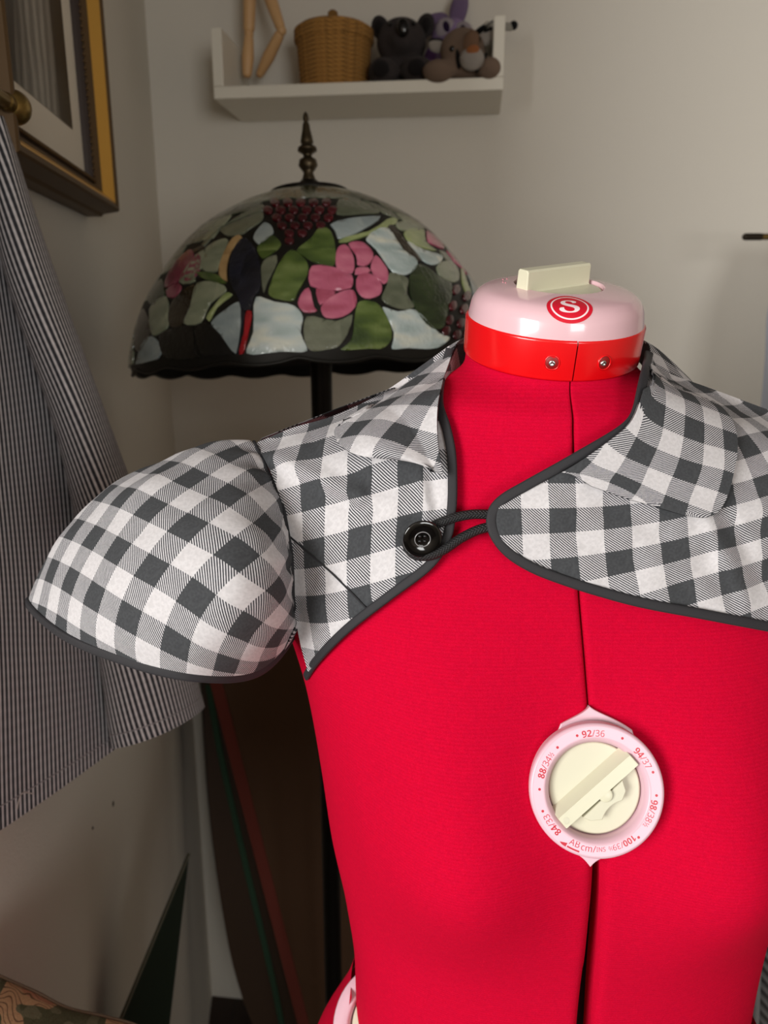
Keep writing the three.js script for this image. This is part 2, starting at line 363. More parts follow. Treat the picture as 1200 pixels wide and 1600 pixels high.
// ------------------------------------------------------------------ dress form
const body = table([ // height, half width, centre x, forward of the sides, forward of the front, forward of the back, roundness
  [1.430, 0.0480, 0.0955, 0.441, 0.3935, 0.489, 2.0],
  [1.398, 0.0495, 0.0955, 0.441, 0.392, 0.490, 2.0],
  [1.385, 0.0630, 0.0955, 0.442, 0.3895, 0.495, 1.95],
  [1.376, 0.0850, 0.0955, 0.444, 0.3875, 0.501, 1.8],
  [1.366, 0.1120, 0.0955, 0.447, 0.3855, 0.508, 1.65],
  [1.355, 0.1400, 0.0958, 0.450, 0.3830, 0.516, 1.6],
  [1.341, 0.1720, 0.0963, 0.452, 0.3800, 0.524, 1.7],
  [1.322, 0.1820, 0.0970, 0.452, 0.3755, 0.532, 1.9],
  [1.290, 0.1770, 0.0985, 0.452, 0.3690, 0.545, 2.1],
  [1.250, 0.1660, 0.1015, 0.452, 0.3590, 0.553, 2.2],
  [1.200, 0.1545, 0.1052, 0.450, 0.3490, 0.555, 2.3],
  [1.150, 0.1490, 0.1080, 0.447, 0.3400, 0.548, 2.3],
  [1.100, 0.1450, 0.1100, 0.444, 0.3390, 0.540, 2.25],
  [1.050, 0.1380, 0.1120, 0.440, 0.3430, 0.535, 2.2],
  [1.000, 0.1330, 0.1130, 0.436, 0.3455, 0.528, 2.2],
  [0.960, 0.1325, 0.1130, 0.436, 0.3470, 0.528, 2.2],
  [0.920, 0.1340, 0.1130, 0.436, 0.3460, 0.530, 2.2],
]);
const neckM = new THREE.Matrix4().makeRotationFromEuler(new THREE.Euler(rad(14), 0, rad(-1.6), 'ZXY')).setPosition(V(0.0942, 1.4125, -0.4405));
const neckInv = neckM.clone().invert();
const BUST = 0.035;
function bodyPoint(th, H, off = 0) {
  const [a, cx, f0, ff, fb, n] = body(H), c = Math.cos(th), s = Math.sin(th), e = (v) => Math.sign(v) * Math.pow(Math.abs(v), 2 / n);
  const x = a * e(c);
  let F = s >= 0 ? f0 - (f0 - ff) * e(s) : f0 - (fb - f0) * e(s);
  if (s > 0) for (const k of [-1, 1]) {
    const dx = (x - k * 0.074) / 0.037, dh = (H - 1.148) / (H > 1.148 ? 0.062 : 0.040);
    F -= BUST * Math.exp(-0.5 * (dx * dx + dh * dh)) * Math.min(1, s * 1.6);
  }
  return V(cx + x, H, -F);
}
const H_ROWS = []; for (let h = 0.92; h < 1.33; h += 0.0065) H_ROWS.push(h); for (let h = 1.33; h <= 1.4101; h += 0.002) H_ROWS.push(h);
// the whole skin, only to find where cloth lies on it
const skinGrid = H_ROWS.map((h) => Array.from({ length: 161 }, (_, k) => bodyPoint(k / 160 * Math.PI * 2, h)));
const skinBVH = new MeshBVH(sheetGeo(skinGrid));
const bodyRay = (px, py) => { const h = skinBVH.raycastFirst(new THREE.Ray(EYE, rayDir(px, py)), THREE.DoubleSide); return h ? { d: h.point.clone().sub(EYE).dot(FWD), p: h.point, n: h.face.normal.clone() } : null; };

const knitBump = texture(512, (u, v, i, j) => { const row = Math.sin(v * Math.PI * 2 * 32) * 0.5 + 0.5; return 90 + 70 * row + 70 * (vnoise(u * 128, v * 128, 128, 8) - 0.5) + 40 * (hash2(i, j, 9) - 0.5); }, false);
const knitMap = texture(1024, (u, v, i, j) => {
  const k = vnoise(u * 256, v * 256, 256, 31), g = vnoise(u * 40, v * 40, 40, 32), lint = vnoise(u * 300, v * 380, 1024, 33) > 0.93 ? 26 : 0;
  const row = Math.sin(v * Math.PI * 2 * 32) * 3;
  return [192 + 18 * (k - 0.5) + 8 * (g - 0.5) + lint + row, 0 + lint * 0.8 + 6 * k, 44 + 14 * (k - 0.5) + lint + row * 0.4];
});
const knitMat = phys({ map: rep(knitMap, 18), bumpMap: rep(knitBump, 18), bumpScale: 0.00022, roughness: 0.95, specularIntensity: 0.15, sheen: 0.15, sheenColor: hex(0xff2040), sheenRoughness: 0.6 });
const redPlastic = phys({ color: new THREE.Color(0.72, 0.003, 0.006), roughness: 0.22, clearcoat: 0.3, clearcoatRoughness: 0.15 });
const pinkPlastic = phys({ color: new THREE.Color(0.74, 0.48, 0.525), roughness: 0.2, clearcoat: 0.6, clearcoatRoughness: 0.06 });
const pinkMatt = phys({ color: new THREE.Color(0.72, 0.46, 0.54), roughness: 0.35 });
const creamPlastic = phys({ color: new THREE.Color(0.62, 0.60, 0.46), roughness: 0.38 });
const creamBright = phys({ color: new THREE.Color(0.66, 0.64, 0.48), roughness: 0.32 });
const steel = std({ color: 0xd8d8d8, metalness: 1, roughness: 0.25 });
const blackPlastic = std({ color: 0x0a0a0b, roughness: 0.6 });

const form = thing('dress_form', V(0.11, FLOOR, -0.44), 'bright red knit covered dress form with a pink neck cap and bust dial', 'dress form');
const gapHalf = (H) => H > 1.215 ? 0.0004 : H > 1.15 ? 0.0004 + (1.215 - H) * 0.02 : Math.min(0.0042, 0.0017 + (1.15 - H) * 0.02);
function panelGeo(th0, th1, frontEdge) {
  const grid = [], uv = [];
  for (const h of H_ROWS) {
    const row = [], ru = []; let s = 0, prev = null;
    const nseg = 64;
    for (let k = 0; k <= nseg; k++) {
      const t = k / nseg, th = th0 + (th1 - th0) * (frontEdge === 0 ? Math.pow(t, 1.35) : frontEdge === 1 ? 1 - Math.pow(1 - t, 1.35) : t);
      const p = bodyPoint(th, h), cx = body(h)[1], x = Math.abs(p.x - cx);
      if (frontEdge >= 0) { // roll the edge inward along the centre front
        const g = gapHalf(h), r = h > 1.2 ? 0.0022 : 0.006, sgn = Math.sign(Math.cos((th0 + th1) / 2));
        if (x < g + r) { const q = Math.max(0, Math.min(1, (x - g) / r)); p.z -= r * 0.9 * (1 - Math.sqrt(Math.max(0, 1 - (1 - q) * (1 - q)))); }
        if (x < g) p.x = cx + sgn * g;
      }
      { // the cover is tucked in under the neck band
        const q = p.clone().applyMatrix4(neckInv);
        const r = Math.hypot(q.x, q.z), w = Math.max(0, Math.min(1, (q.y + 0.030) / 0.0165)) * Math.max(0, Math.min(1, (0.085 - r) / 0.012)), lim = 0.0474 - Math.max(0, q.y + 0.0135) * 0.6;
        if (w > 0 && r > lim) { const k = 1 + (lim / r - 1) * w * w * (3 - 2 * w); q.x *= k; q.z *= k; p.copy(q.applyMatrix4(neckM)); }
      }
      if (prev) s += p.distanceTo(prev); prev = p.clone();
      row.push(p); ru.push([s, h]);
    }
    grid.push(row); uv.push(ru);
    if (frontEdge >= 0) { // tuck
      const e = frontEdge === 0 ? row[0] : row[nseg], q = e.clone(); q.z -= 0.014;
      if (frontEdge === 0) { row.unshift(q); ru.unshift([-0.014, h]); } else { row.push(q); ru.push([s + 0.014, h]); }
    }
  }
  return sheetGeo(grid, uv);
}
part(form, 'fabric_panel', panelGeo(Math.PI / 2, Math.PI, 0), knitMat);
part(form, 'fabric_panel', panelGeo(0, Math.PI / 2, 1), knitMat);
part(form, 'fabric_panel', panelGeo(Math.PI, Math.PI * 1.5, -1), knitMat);
part(form, 'fabric_panel', panelGeo(Math.PI * 1.5, Math.PI * 2, -1), knitMat);
{ // dark core behind the front gap, and the stand
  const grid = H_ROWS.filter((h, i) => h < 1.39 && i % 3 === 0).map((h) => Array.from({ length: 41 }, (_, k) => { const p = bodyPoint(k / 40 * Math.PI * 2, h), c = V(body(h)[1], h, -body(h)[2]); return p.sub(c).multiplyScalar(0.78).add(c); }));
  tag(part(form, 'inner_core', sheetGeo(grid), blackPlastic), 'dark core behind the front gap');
  const pole = lathe([[0, 0], [0.17, 0], [0.17, 0.02], [0.14, 0.032], [0.02, 0.04], [0.0155, 0.05], [0.0155, 0.95 - FLOOR], [0, 0.95 - FLOOR]]); pole.translate(0.113, FLOOR, -0.44);
  part(form, 'stand', pole, blackPlastic);
}
// hips: below the waist gap, wider, mostly out of the picture
{
  const hip = table([[0.985, 0.133, 0.436, 0.346, 0.528], [0.955, 0.142, 0.438, 0.344, 0.534], [0.90, 0.166, 0.445, 0.338, 0.552], [0.82, 0.186, 0.45, 0.33, 0.57], [0.72, 0.190, 0.45, 0.335, 0.565]]);
  const hp = (th, H, off = 0) => { const [a, f0, ff, fb] = hip(H), c = Math.cos(th), s = Math.sin(th), e = (v) => Math.sign(v) * Math.pow(Math.abs(v), 2 / 2.2); return V(0.113 + (a + off) * e(c), H, -(s >= 0 ? f0 - (f0 - ff + off) * e(s) : f0 - (fb - f0 + off) * e(s))); };
  const seg = (t0, t1, h0, h1) => { const g = [], uv = []; for (let i = 0; i <= 30; i++) { const h = h0 + (h1 - h0) * i / 30; g.push([]); uv.push([]); for (let k = 0; k <= 50; k++) { g[i].push(hp(t0 + (t1 - t0) * k / 50, h)); uv[i].push([k / 50 * 0.3, h]); } } return sheetGeo(g, uv); };
  part(form, 'hip_panel', seg(rad(-150), rad(-0.5), 0.72, 0.975), knitMat);
  part(form, 'hip_panel', seg(rad(0.5), rad(89), 0.72, 0.93), knitMat);
  part(form, 'hip_panel', seg(rad(91), rad(150), 0.72, 0.93), knitMat);
  part(form, 'hip_panel', seg(rad(172), rad(208), 0.72, 0.975), knitMat);
  // waist dial set in the side
  const c = P(606, 1604, 0.512), n = EYE.clone().sub(c).normalize().add(V(-0.25, 0.1, 0)).normalize();
  const M = new THREE.Matrix4().makeBasis(V(0, 1, 0).cross(n).normalize(), n.clone().cross(V(0, 1, 0).cross(n).normalize()), n).setPosition(c);
  const ring = lathe([[0.026, -0.006], [0.036, -0.006], [0.0375, 0.002], [0.036, 0.005], [0.028, 0.005], [0.026, 0.003], [0.026, -0.006]]); ring.rotateX(Math.PI / 2);
  const ro = part(form, 'waist_dial', ring.applyMatrix4(M), pinkMatt);
  const kn = lathe([[0, 0.001], [0.024, 0.001], [0.0255, -0.001], [0.0255, -0.006], [0, -0.006]]); kn.rotateX(Math.PI / 2);
  part(form, 'knob', kn.applyMatrix4(M), creamPlastic, ro);
}
// neck: red band, screws, pink cap with its knob and emblem

{
  const R = 0.0481;
  const bandPart = (t0, t1) => { const pts = [[R - 0.004, -0.0140], [R - 0.0006, -0.0140], [R + 0.0004, -0.0127], [R + 0.0008, 0.006], [R - 0.001, 0.0075], [R - 0.004, 0.0075]]; const g = new THREE.LatheGeometry(pts.map(([r, y]) => new THREE.Vector2(r, y)), 60, t0, t1 - t0); return g; };
  // LatheGeometry starts at +z: the seam faces the camera a little to the right of the middle
  const seam = rad(3);
  const holes = [rad(-10.5), rad(22)];
  const b1 = part(form, 'neck_band', bandPart(seam + rad(0.35), seam + Math.PI).applyMatrix4(neckM), redPlastic);
  const b2 = part(form, 'neck_band', bandPart(seam - Math.PI, seam - rad(0.35)).scale(1.004, 1, 1.004).applyMatrix4(neckM), redPlastic);
  holes.forEach((t, k) => {
    const place = (g) => { g.rotateX(Math.PI / 2); g.translate(0, 0, R + 0.0006); g.rotateY(t); g.translate(0, -0.0042, 0); return g.applyMatrix4(neckM); };
    const rim = place(lathe([[0.0031, -0.001], [0.0033, 0.0003], [0.0037, 0.0006], [0.0041, 0.0001], [0.0041, -0.002]], 32));
    const well = place(lathe([[0, 0.00022], [0.0033, 0.00022], [0.0033, -0.001]], 24));
    const band = k ? b1 : b2;
    const rm = part(form, 'screw_hole', mergeGeometries([rim]), redPlastic, band);
    part(form, 'recess', well, std({ color: 0x8a0808, roughness: 0.5 }), band);
    const head = lathe([[0, 0.0004], [0.0005, 0.0004], [0.0007, 0.0008], [0.0014, 0.0007], [0.0019, 0.0002], [0.0019, -0.001]], 20);
    head.translate(k ? -0.0006 : 0, 0, 0.0004);
    part(form, 'screw', place(head), steel, band);
  });
  const capTable = table([[0.0240, 0.0250], [0.030, 0.0242], [0.036, 0.0231], [0.040, 0.0219], [0.0435, 0.0195], [0.0462, 0.0152], [0.0474, 0.0095], [0.0480, 0.005]]);
  const R2 = 0.0480, capY = (r) => capTable(r)[0], prof = [[R2 - 0.003, 0.004], [R2, 0.0045]];
  for (let k = 0; k <= 40; k++) { const r = R2 - (R2 - 0.0245) * Math.pow(k / 40, 1.6); prof.push([r, capY(r)]); }
  const topY = capY(0.0245);
  prof.push([0.0245, topY], [0.0238, topY - 0.0006], [0.0238, topY - 0.006]);
  const cap = lathe(prof, 96);
  const capMesh = part(form, 'neck_cap', cap.clone().applyMatrix4(neckM), pinkPlastic);
  const disc = lathe([[0, topY - 0.0015], [0.0222, topY - 0.0015], [0.0232, topY - 0.0022], [0.0232, topY - 0.006]], 64);
    const knob = part(form, 'neck_knob', disc.applyMatrix4(neckM), creamPlastic, capMesh);
  // the bar of the knob: a tall blade with a flared foot
  const sh = new THREE.Shape([[-0.0055, 0], [-0.0036, 0.0035], [-0.0032, 0.0125], [-0.0026, 0.0132], [0.0026, 0.0132], [0.0032, 0.0125], [0.0036, 0.0035], [0.0055, 0]].map((p) => new THREE.Vector2(...p)));
  const bar = new THREE.ExtrudeGeometry(sh, { depth: 0.0465, bevelEnabled: true, bevelSize: 0.0006, bevelThickness: 0.0006, bevelSegments: 2 });
  bar.translate(0, 0, -0.02325); bar.rotateY(Math.PI / 2 + rad(35)); bar.translate(-0.003, topY - 0.0042, 0);
  part(form, 'knob_bar', bar.applyMatrix4(neckM), creamBright, capMesh);
  // emblem: a red roundel with a white ring and letter, printed on the cap
  const cv = document.createElement('canvas'); cv.width = cv.height = 512; const x = cv.getContext('2d');
  x.fillStyle = '#cf0a2a'; x.fillRect(0, 0, 512, 512);
  x.strokeStyle = '#f6dfe4'; x.lineWidth = 18; x.beginPath(); x.arc(256, 256, 205, 0, 7); x.stroke();
  x.fillStyle = '#f6dfe4'; x.textAlign = 'center'; x.textBaseline = 'middle'; x.font = 'bold 330px serif'; x.save(); x.translate(256, 266); x.scale(1.3, 1); x.fillText('S', 0, 0); x.restore();
  const tx = new THREE.CanvasTexture(cv); tx.colorSpace = THREE.SRGBColorSpace;
  const capBVH = new MeshBVH(mergeVertices(capMesh.geometry.clone().translate(form.position.x, form.position.y, form.position.z)));
  const hit = (px, py) => { const q = capBVH.raycastFirst(new THREE.Ray(EYE, rayDir(px, py)), THREE.DoubleSide); return q && { p: q.point, n: q.face.normal }; };
  const c = hit(890, 477);
  const inv = neckM.clone().invert(), lc = c.p.clone().applyMatrix4(inv), er = 0.0112;
  const pos = [], uv = [], idx = [], NA = 48, NR = 8;
  // the roundel follows the curve of the cap: spread it along the slope
  const ang0 = Math.atan2(lc.x, lc.z), r0 = Math.hypot(lc.x, lc.z);
  const arc = []; { let s = 0, pr = null; for (let r = 0.024; r <= R2 - 0.0001; r += 0.0002) { const q = [r, capY(r)]; if (pr) s += Math.hypot(q[0] - pr[0], q[1] - pr[1]); arc.push([s, r]); pr = q; } }
  const s0 = arc.reduce((b, q) => Math.abs(q[1] - r0) < Math.abs(b[1] - r0) ? q : b)[0];
  const rAt = (s) => { let b = arc[0]; for (const q of arc) if (Math.abs(q[0] - s) < Math.abs(b[0] - s)) b = q; return b[1]; };
  const rAtS = (s) => { for (let i = 1; i < arc.length; i++) if (arc[i][0] >= s) { const t = (s - arc[i - 1][0]) / (arc[i][0] - arc[i - 1][0]); return arc[i - 1][1] + t * (arc[i][1] - arc[i - 1][1]); } return R2 - 0.0001; };
  for (let i = 0; i <= NR; i++) for (let k = 0; k <= NA; k++) {
    const f = k / NA * Math.PI * 2, q = i / NR * er, a = Math.cos(f) * q, b = Math.sin(f) * q; // a sideways, b up the slope
    const r = rAtS(s0 - b), an = ang0 + a / r0, y = capY(r) + 0.00012;
    pos.push(Math.sin(an) * (r + 0.00012), y, Math.cos(an) * (r + 0.00012)); uv.push(0.5 + a / er / 2, 0.5 + b / er / 2);
    if (i && k) { const u = i * (NA + 1) + k; idx.push(u, u - 1, u - NA - 2, u, u - NA - 2, u - NA - 1); }
  }
  const eg = new THREE.BufferGeometry(); eg.setAttribute('position', new THREE.Float32BufferAttribute(pos, 3)); eg.setAttribute('uv', new THREE.Float32BufferAttribute(uv, 2)); eg.setIndex(idx); eg.computeVertexNormals();
  tag(part(form, 'emblem', eg.applyMatrix4(neckM), phys({ map: tx, roughness: 0.25, clearcoat: 0.5, clearcoatRoughness: 0.06 }), capMesh), 'red roundel with a white letter S');
  // tiny moulded dots beside the knob
  const dots = []; for (const [px, py] of [[783, 432], [786, 437], [790, 442], [786, 441], [792, 436]]) { const q = hit(px, py); if (q) { const s = new THREE.SphereGeometry(0.00045, 8, 6); s.translate(q.p.x, q.p.y, q.p.z); dots.push(s); } }
  if (dots.length) part(form, 'moulded_dots', mergeGeometries(dots), std({ color: 0xd98a98, roughness: 0.4 }), capMesh);
}
// bust dial
{
  const c = P(933, 1236, 0.3735), n = V(-0.06, Math.sin(rad(19)), Math.cos(rad(19))).normalize();
  const X = V(0, 1, 0).cross(n).normalize(), Y = n.clone().cross(X);
  const roll = rad(1.5); X.applyAxisAngle(n, -roll); Y.applyAxisAngle(n, -roll);
  const M = new THREE.Matrix4().makeBasis(X, Y, n).setPosition(c);
  const k = 0.3735 / FOCAL, RO = 104.5 * k, RI = 73 * k;
  const L = (g) => g.rotateX(Math.PI / 2).applyMatrix4(M);
  const ring = part(form, 'bust_dial', L(lathe([[RI, -0.007], [RI + 0.0003, -0.0022], [RI + 0.0022, -0.0004], [RI + 0.003, 0], [RO - 0.0016, 0], [RO - 0.0004, -0.0006], [RO, -0.002], [RO, -0.007]], 128)), pinkMatt);
  // print on the ring
  const cv = document.createElement('canvas'), N = 1536; cv.width = cv.height = N; const x = cv.getContext('2d');
  x.fillStyle = '#e8c0cf'; x.fillRect(0, 0, N, N);
  const sc = N / 2 / RO * k; // canvas pixels per photograph pixel
  const red = '#bf0a28'; x.fillStyle = red; x.strokeStyle = red; x.textBaseline = 'middle';
  const at = (deg, r, fn, extra = 0) => { x.save(); x.translate(N / 2, N / 2); x.rotate(rad(deg)); x.translate(0, -r * sc); x.rotate(extra); fn(); x.restore(); };
  const run = (deg, r, items, inward = false) => { // items: [text, font]; letters follow the arc from the angle deg
    let a = deg;
    for (const [t, font] of items) for (const ch of t) {
      x.font = font; const w = x.measureText(ch).width, da = w / (r * sc) * 180 / Math.PI;
      at(a + (inward ? -da / 2 : da / 2), r, () => { x.textAlign = 'center'; x.fillText(ch, 0, 0); }, inward ? Math.PI : 0);
      a += inward ? -da : da;
    }
  };
  const B = `bold ${Math.round(14.6 * sc)}px sans-serif`, T = `${Math.round(13.8 * sc)}px sans-serif`, S = `${Math.round(11 * sc)}px sans-serif`, r = 88.5;
  run(-17, r, [['92', B], ['/36', T]]);
  run(40, r, [['94', B], ['/37', T]]);
  run(95, r, [['98', B], ['/38', T], ['½', S]]);
  run(137.5, r, [['100', B.replace(/\d+/, (q) => Math.round(q * 0.92))], ['/39', S.replace(/\d+/, (q) => Math.round(q * 1.08))], ['½', S.replace(/\d+/, (q) => Math.round(q * 0.8))]]);
  run(219, r, [['84', B], ['/33', T]]);
  run(279, r, [['88', B], ['/34', T], ['½', S]]);
  run(207, r - 1, [['AB', T]], true);
  run(195, r, [['cm', T], ['/', T], ['INS', S.replace(/\d+/, (q) => Math.round(q * 0.85))]], true);
  for (const [px, py] of [[850, 1272], [844, 1239], [870, 1173], [900, 1153], [970, 1153], [1018, 1202], [1024, 1237], [998, 1302]]) { x.beginPath(); x.arc(N / 2 + (px - 933) * sc, N / 2 + (py - 1236) * sc, 2.1 * sc, 0, 7); x.fill(); }
  x.lineWidth = 2.6 * sc; x.beginPath(); x.arc(N / 2, N / 2, 97 * sc, rad(90 + 15), rad(90 + 27)); x.stroke();
  { const a0 = rad(90 + 35), tip = [N / 2 + Math.cos(a0) * 97.5 * sc, N / 2 + Math.sin(a0) * 97.5 * sc]; const a1 = rad(90 + 28); x.beginPath(); x.moveTo(...tip); for (const q of [92.5, 101.5]) x.lineTo(N / 2 + Math.cos(a1) * q * sc, N / 2 + Math.sin(a1) * q * sc); x.fill(); }
  const tx = new THREE.CanvasTexture(cv); tx.colorSpace = THREE.SRGBColorSpace;
  const face = new THREE.RingGeometry(RI + 0.0032, RO - 0.0017, 128, 1); { const p = face.attributes.position, u = face.attributes.uv; for (let i = 0; i < p.count; i++) u.setXY(i, 0.5 + p.getX(i) / RO / 2, 0.5 + p.getY(i) / RO / 2); }
  face.translate(0, 0, 0.00008);
  tag(part(form, 'size_scale', face.applyMatrix4(M), phys({ map: tx, roughness: 0.35 }), ring), 'red printed size numbers');
  // pointed pink plate that carries the ring
  const s = new THREE.Shape(); const q = (px, py) => [(px - 933) * k, (1236 - py) * k];
  s.moveTo(...q(924, 1113)); s.bezierCurveTo(...q(935, 1122), ...q(965, 1128), ...q(990, 1145)); s.lineTo(...q(1020, 1236)); s.lineTo(...q(985, 1330)); s.bezierCurveTo(...q(960, 1340), ...q(942, 1343), ...q(931, 1358)); s.bezierCurveTo(...q(920, 1343), ...q(905, 1338), ...q(880, 1325)); s.lineTo(...q(845, 1236)); s.lineTo(...q(880, 1142)); s.bezierCurveTo(...q(900, 1130), ...q(915, 1124), ...q(924, 1113));
  const pg = new THREE.ExtrudeGeometry(s, { depth: 0.006, bevelEnabled: true, bevelSize: 0.0006, bevelThickness: 0.0006, bevelSegments: 2 }); pg.translate(0, 0, -0.0142);
  part(form, 'dial_plate', pg.applyMatrix4(M), pinkMatt, ring);
  const kn = part(form, 'dial_knob', L(lathe([[0, -0.0058], [RI - 0.0014, -0.0058], [RI - 0.0004, -0.0064], [RI - 0.0004, -0.009]], 96)), creamPlastic, ring);
  const blade = (w, len, h, ang, px, py, taper) => {
    const sh = new THREE.Shape([[-w * 1.6, 0], [-w * 0.66, h], [w * 0.66, h], [w * 0.85, 0]].map((p) => new THREE.Vector2(...p)));
    const g = new THREE.ExtrudeGeometry(sh, { depth: len, bevelEnabled: true, bevelSize: 0.0004, bevelThickness: 0.0004, bevelSegments: 2 }); // x across, y out of the dial, z along
    g.translate(0, 0, -len / 2); g.rotateX(Math.PI / 2); g.rotateZ(0);
    // now y is -along, z out
    g.rotateZ(ang); g.translate((px - 933) * k, (1236 - py) * k, -0.0058); return g.applyMatrix4(M);
  };
  const ang = -Math.atan2(990 - 880, 1290 - 1184);
  part(form, 'dial_bar', blade(13 * k, 148 * k, 0.0066, ang, 934, 1236), creamBright, ring);
  // the small lever beside the bar
  const ls = new THREE.Shape(); const m = (px, py) => [(px - 933) * k, (1236 - py) * k];
  ls.moveTo(...m(915, 1278)); ls.lineTo(...m(972, 1219)); ls.lineTo(...m(977, 1234)); ls.lineTo(...m(972, 1248)); ls.bezierCurveTo(...m(958, 1252), ...m(946, 1264), ...m(942, 1279)); ls.lineTo(...m(925, 1282)); ls.closePath();
  const lg = new THREE.ExtrudeGeometry(ls, { depth: 0.0042, bevelEnabled: true, bevelSize: 0.0005, bevelThickness: 0.0008, bevelSegments: 2 }); lg.translate(0, 0, -0.0058);
  part(form, 'lever', lg.applyMatrix4(M), creamPlastic, ring);
  const piv = lathe([[0, 0.0018], [0.0016, 0.0018], [0.0022, 0.0014], [0.0022, 0]], 20).rotateX(Math.PI / 2); piv.translate((886 - 933) * k, (1236 - 1283) * k, -0.0005); part(form, 'rivet', piv.applyMatrix4(M), creamPlastic, ring);
  const hub = lathe([[0, 0.0008], [0.003, 0.0008], [0.0035, 0]], 28).rotateX(Math.PI / 2); hub.translate((946 - 933) * k, (1236 - 1241) * k, 0.0002); part(form, 'hub', hub.applyMatrix4(M), creamBright, ring);
}

// ------------------------------------------------------------------ checked cropped jacket on the form
const CELL_DARK = [62, 64, 67], CELL_LIGHT = [206, 203, 205], TW_DARK = [50, 51, 58], TW_LIGHT = [205, 203, 206];
const checkTex = texture(1024, (u, v, i, j) => {
  // two cells each way: cell (0, 0) is centred on u = v = 0
  const cu = u * 2 + 0.5, cv = v * 2 + 0.5, a = Math.floor(cu) % 2, b = Math.floor(cv) % 2;
  const weave = 10 * (hash2(i >> 1, j >> 1, 5) - 0.5) + 9 * Math.sin(i * 0.785) * Math.sin(j * 0.785) + 14 * (vnoise(u * 32, v * 32, 32, 6) - 0.5);
  let c;
  if (a === 0 && b === 0) c = CELL_DARK; else if (a === 1 && b === 1) c = CELL_LIGHT;
  else { const t = ((u - v) * 18 % 1 + 1) % 1; c = t < 0.5 ? TW_DARK : TW_LIGHT; }
  return c.map((q) => q + weave * (c === CELL_DARK ? 0.8 : 1));
});
checkTex.anisotropy = 8;
const weaveBump = texture(256, (u, v, i, j) => 128 + 50 * Math.sin(i * Math.PI / 2) * Math.sin(j * Math.PI / 2) + 50 * (hash2(i, j, 12) - 0.5), false);
const checkMat = std({ map: checkTex, bumpMap: rep(weaveBump, 3), bumpScale: 0.00015, roughness: 0.95 });
const tapeTex = texture(128, (u, v, i, j) => { const d = Math.abs(v - 0.40) < 0.02 && (u * 4 % 1) < 0.65 ? -16 : 0; const g = 6 * (hash2(i, j, 14) - 0.5); return [33 + g + d, 32 + g + d, 36 + g + d]; }, true, 128);
const tapeMat = phys({ map: rep(tapeTex, 110, 1), roughness: 0.7, sheen: 0.2, sheenColor: hex(0x888890), bumpMap: rep(weaveBump, 400, 4), bumpScale: 0.00008 });
const jacket = thing('cropped_jacket', V(0.10, 1.2, -0.44), 'grey and white checked cropped jacket with puff sleeves and black edging on the red form', 'jacket');

// a four-sided piece: boundary curves given as seen, each point laid on the form or, past its outline, at the depth given
function coons(top, right, bottom, left, R, C) {
  const T = sample2(top, C - 1), B = sample2(bottom, C - 1), L = sample2(left, R - 1), Q = sample2(right, R - 1);
  return Array.from({ length: R }, (_, i) => Array.from({ length: C }, (_, j) => {
    const v = i / (R - 1), u = j / (C - 1);
    return [0, 1].map((k) => (1 - v) * T[j][k] + v * B[j][k] + (1 - u) * L[i][k] + u * Q[i][k] - (1 - u) * (1 - v) * T[0][k] - u * (1 - v) * T[C - 1][k] - (1 - u) * v * B[0][k] - u * v * B[C - 1][k]);
  }));
}
function drape(px2, off, ridge, wrinkle = () => 0, smooth = 8) {
  const R = px2.length, C = px2[0].length;
  let d = px2.map((row) => row.map(([x, y]) => { const h = bodyRay(x, y); return h ? Math.min(h.d - off, ridge) : ridge; }));
  for (let s = 0; s < smooth; s++) d = d.map((row, i) => row.map((v, j) => { let t = 0, n = 0; for (const [a, b] of [[0, 1], [1, 0], [0, -1], [-1, 0]]) { const q = d[i + a]?.[j + b]; if (q !== undefined) { t += q; n++; } } return v * 0.4 + t / n * 0.6; }));
  return px2.map((row, i) => row.map(([x, y], j) => {
    const h = bodyRay(x, y); let q = d[i][j] - wrinkle(x, y, i / (R - 1), j / (C - 1)); if (h) q = Math.min(q, h.d - off * 0.6);
    return P(x, y, q);
  }));
}
const fold = (x, y, x0, y0, x1, y1, w, a) => { // a soft ridge along a line
  const dx = x1 - x0, dy = y1 - y0, L = Math.hypot(dx, dy), t = ((x - x0) * dx + (y - y0) * dy) / L / L, s = ((x - x0) * dy - (y - y0) * dx) / L;
  const e = t < 0 ? t * L : t > 1 ? (t - 1) * L : 0;
  return a * Math.exp(-(s * s + e * e) / (2 * w * w));
};
const creases = (x, y, s) => 0.0013 * noise3(x / 38, y / 38, s) + 0.0005 * noise3(x / 14, y / 14, s + 5);
// --- left front (as seen)
const LF = drape(coons(
  [[400, 692], [455, 669], [520, 650], [600, 612], [660, 570], [702, 540]],
  [[702, 540], [690, 590], [682, 625], [695, 670], [707, 744], [706, 793], [698, 842], [680, 872], [664, 890]],
  [[481, 1050], [545, 980], [608, 932], [664, 890]],
  [[400, 692], [428, 750], [447, 810], [455, 870], [460, 950], [469, 1005], [481, 1050]], 70, 56),
  0.0045, 0.453, (x, y) => fold(x, y, 405, 705, 560, 775, 11, 0.0048) - fold(x, y, 430, 735, 540, 790, 9, 0.002) + fold(x, y, 560, 775, 690, 800, 9, 0.001) + fold(x, y, 655, 740, 668, 800, 5, 0.0022) - fold(x, y, 675, 740, 682, 790, 5, 0.0012) + creases(x, y, 1) + 0.003 * Math.exp(-Math.pow((y - 1040) / 40, 2)));
const cellA = [[560.7, 847, 0, 0], [470, 868, -2, 0]];
part(jacket, 'front_panel', sheetGeo(LF, align(LF, flatten(LF), cellA, false, 0.0155), 0.0007), checkMat);
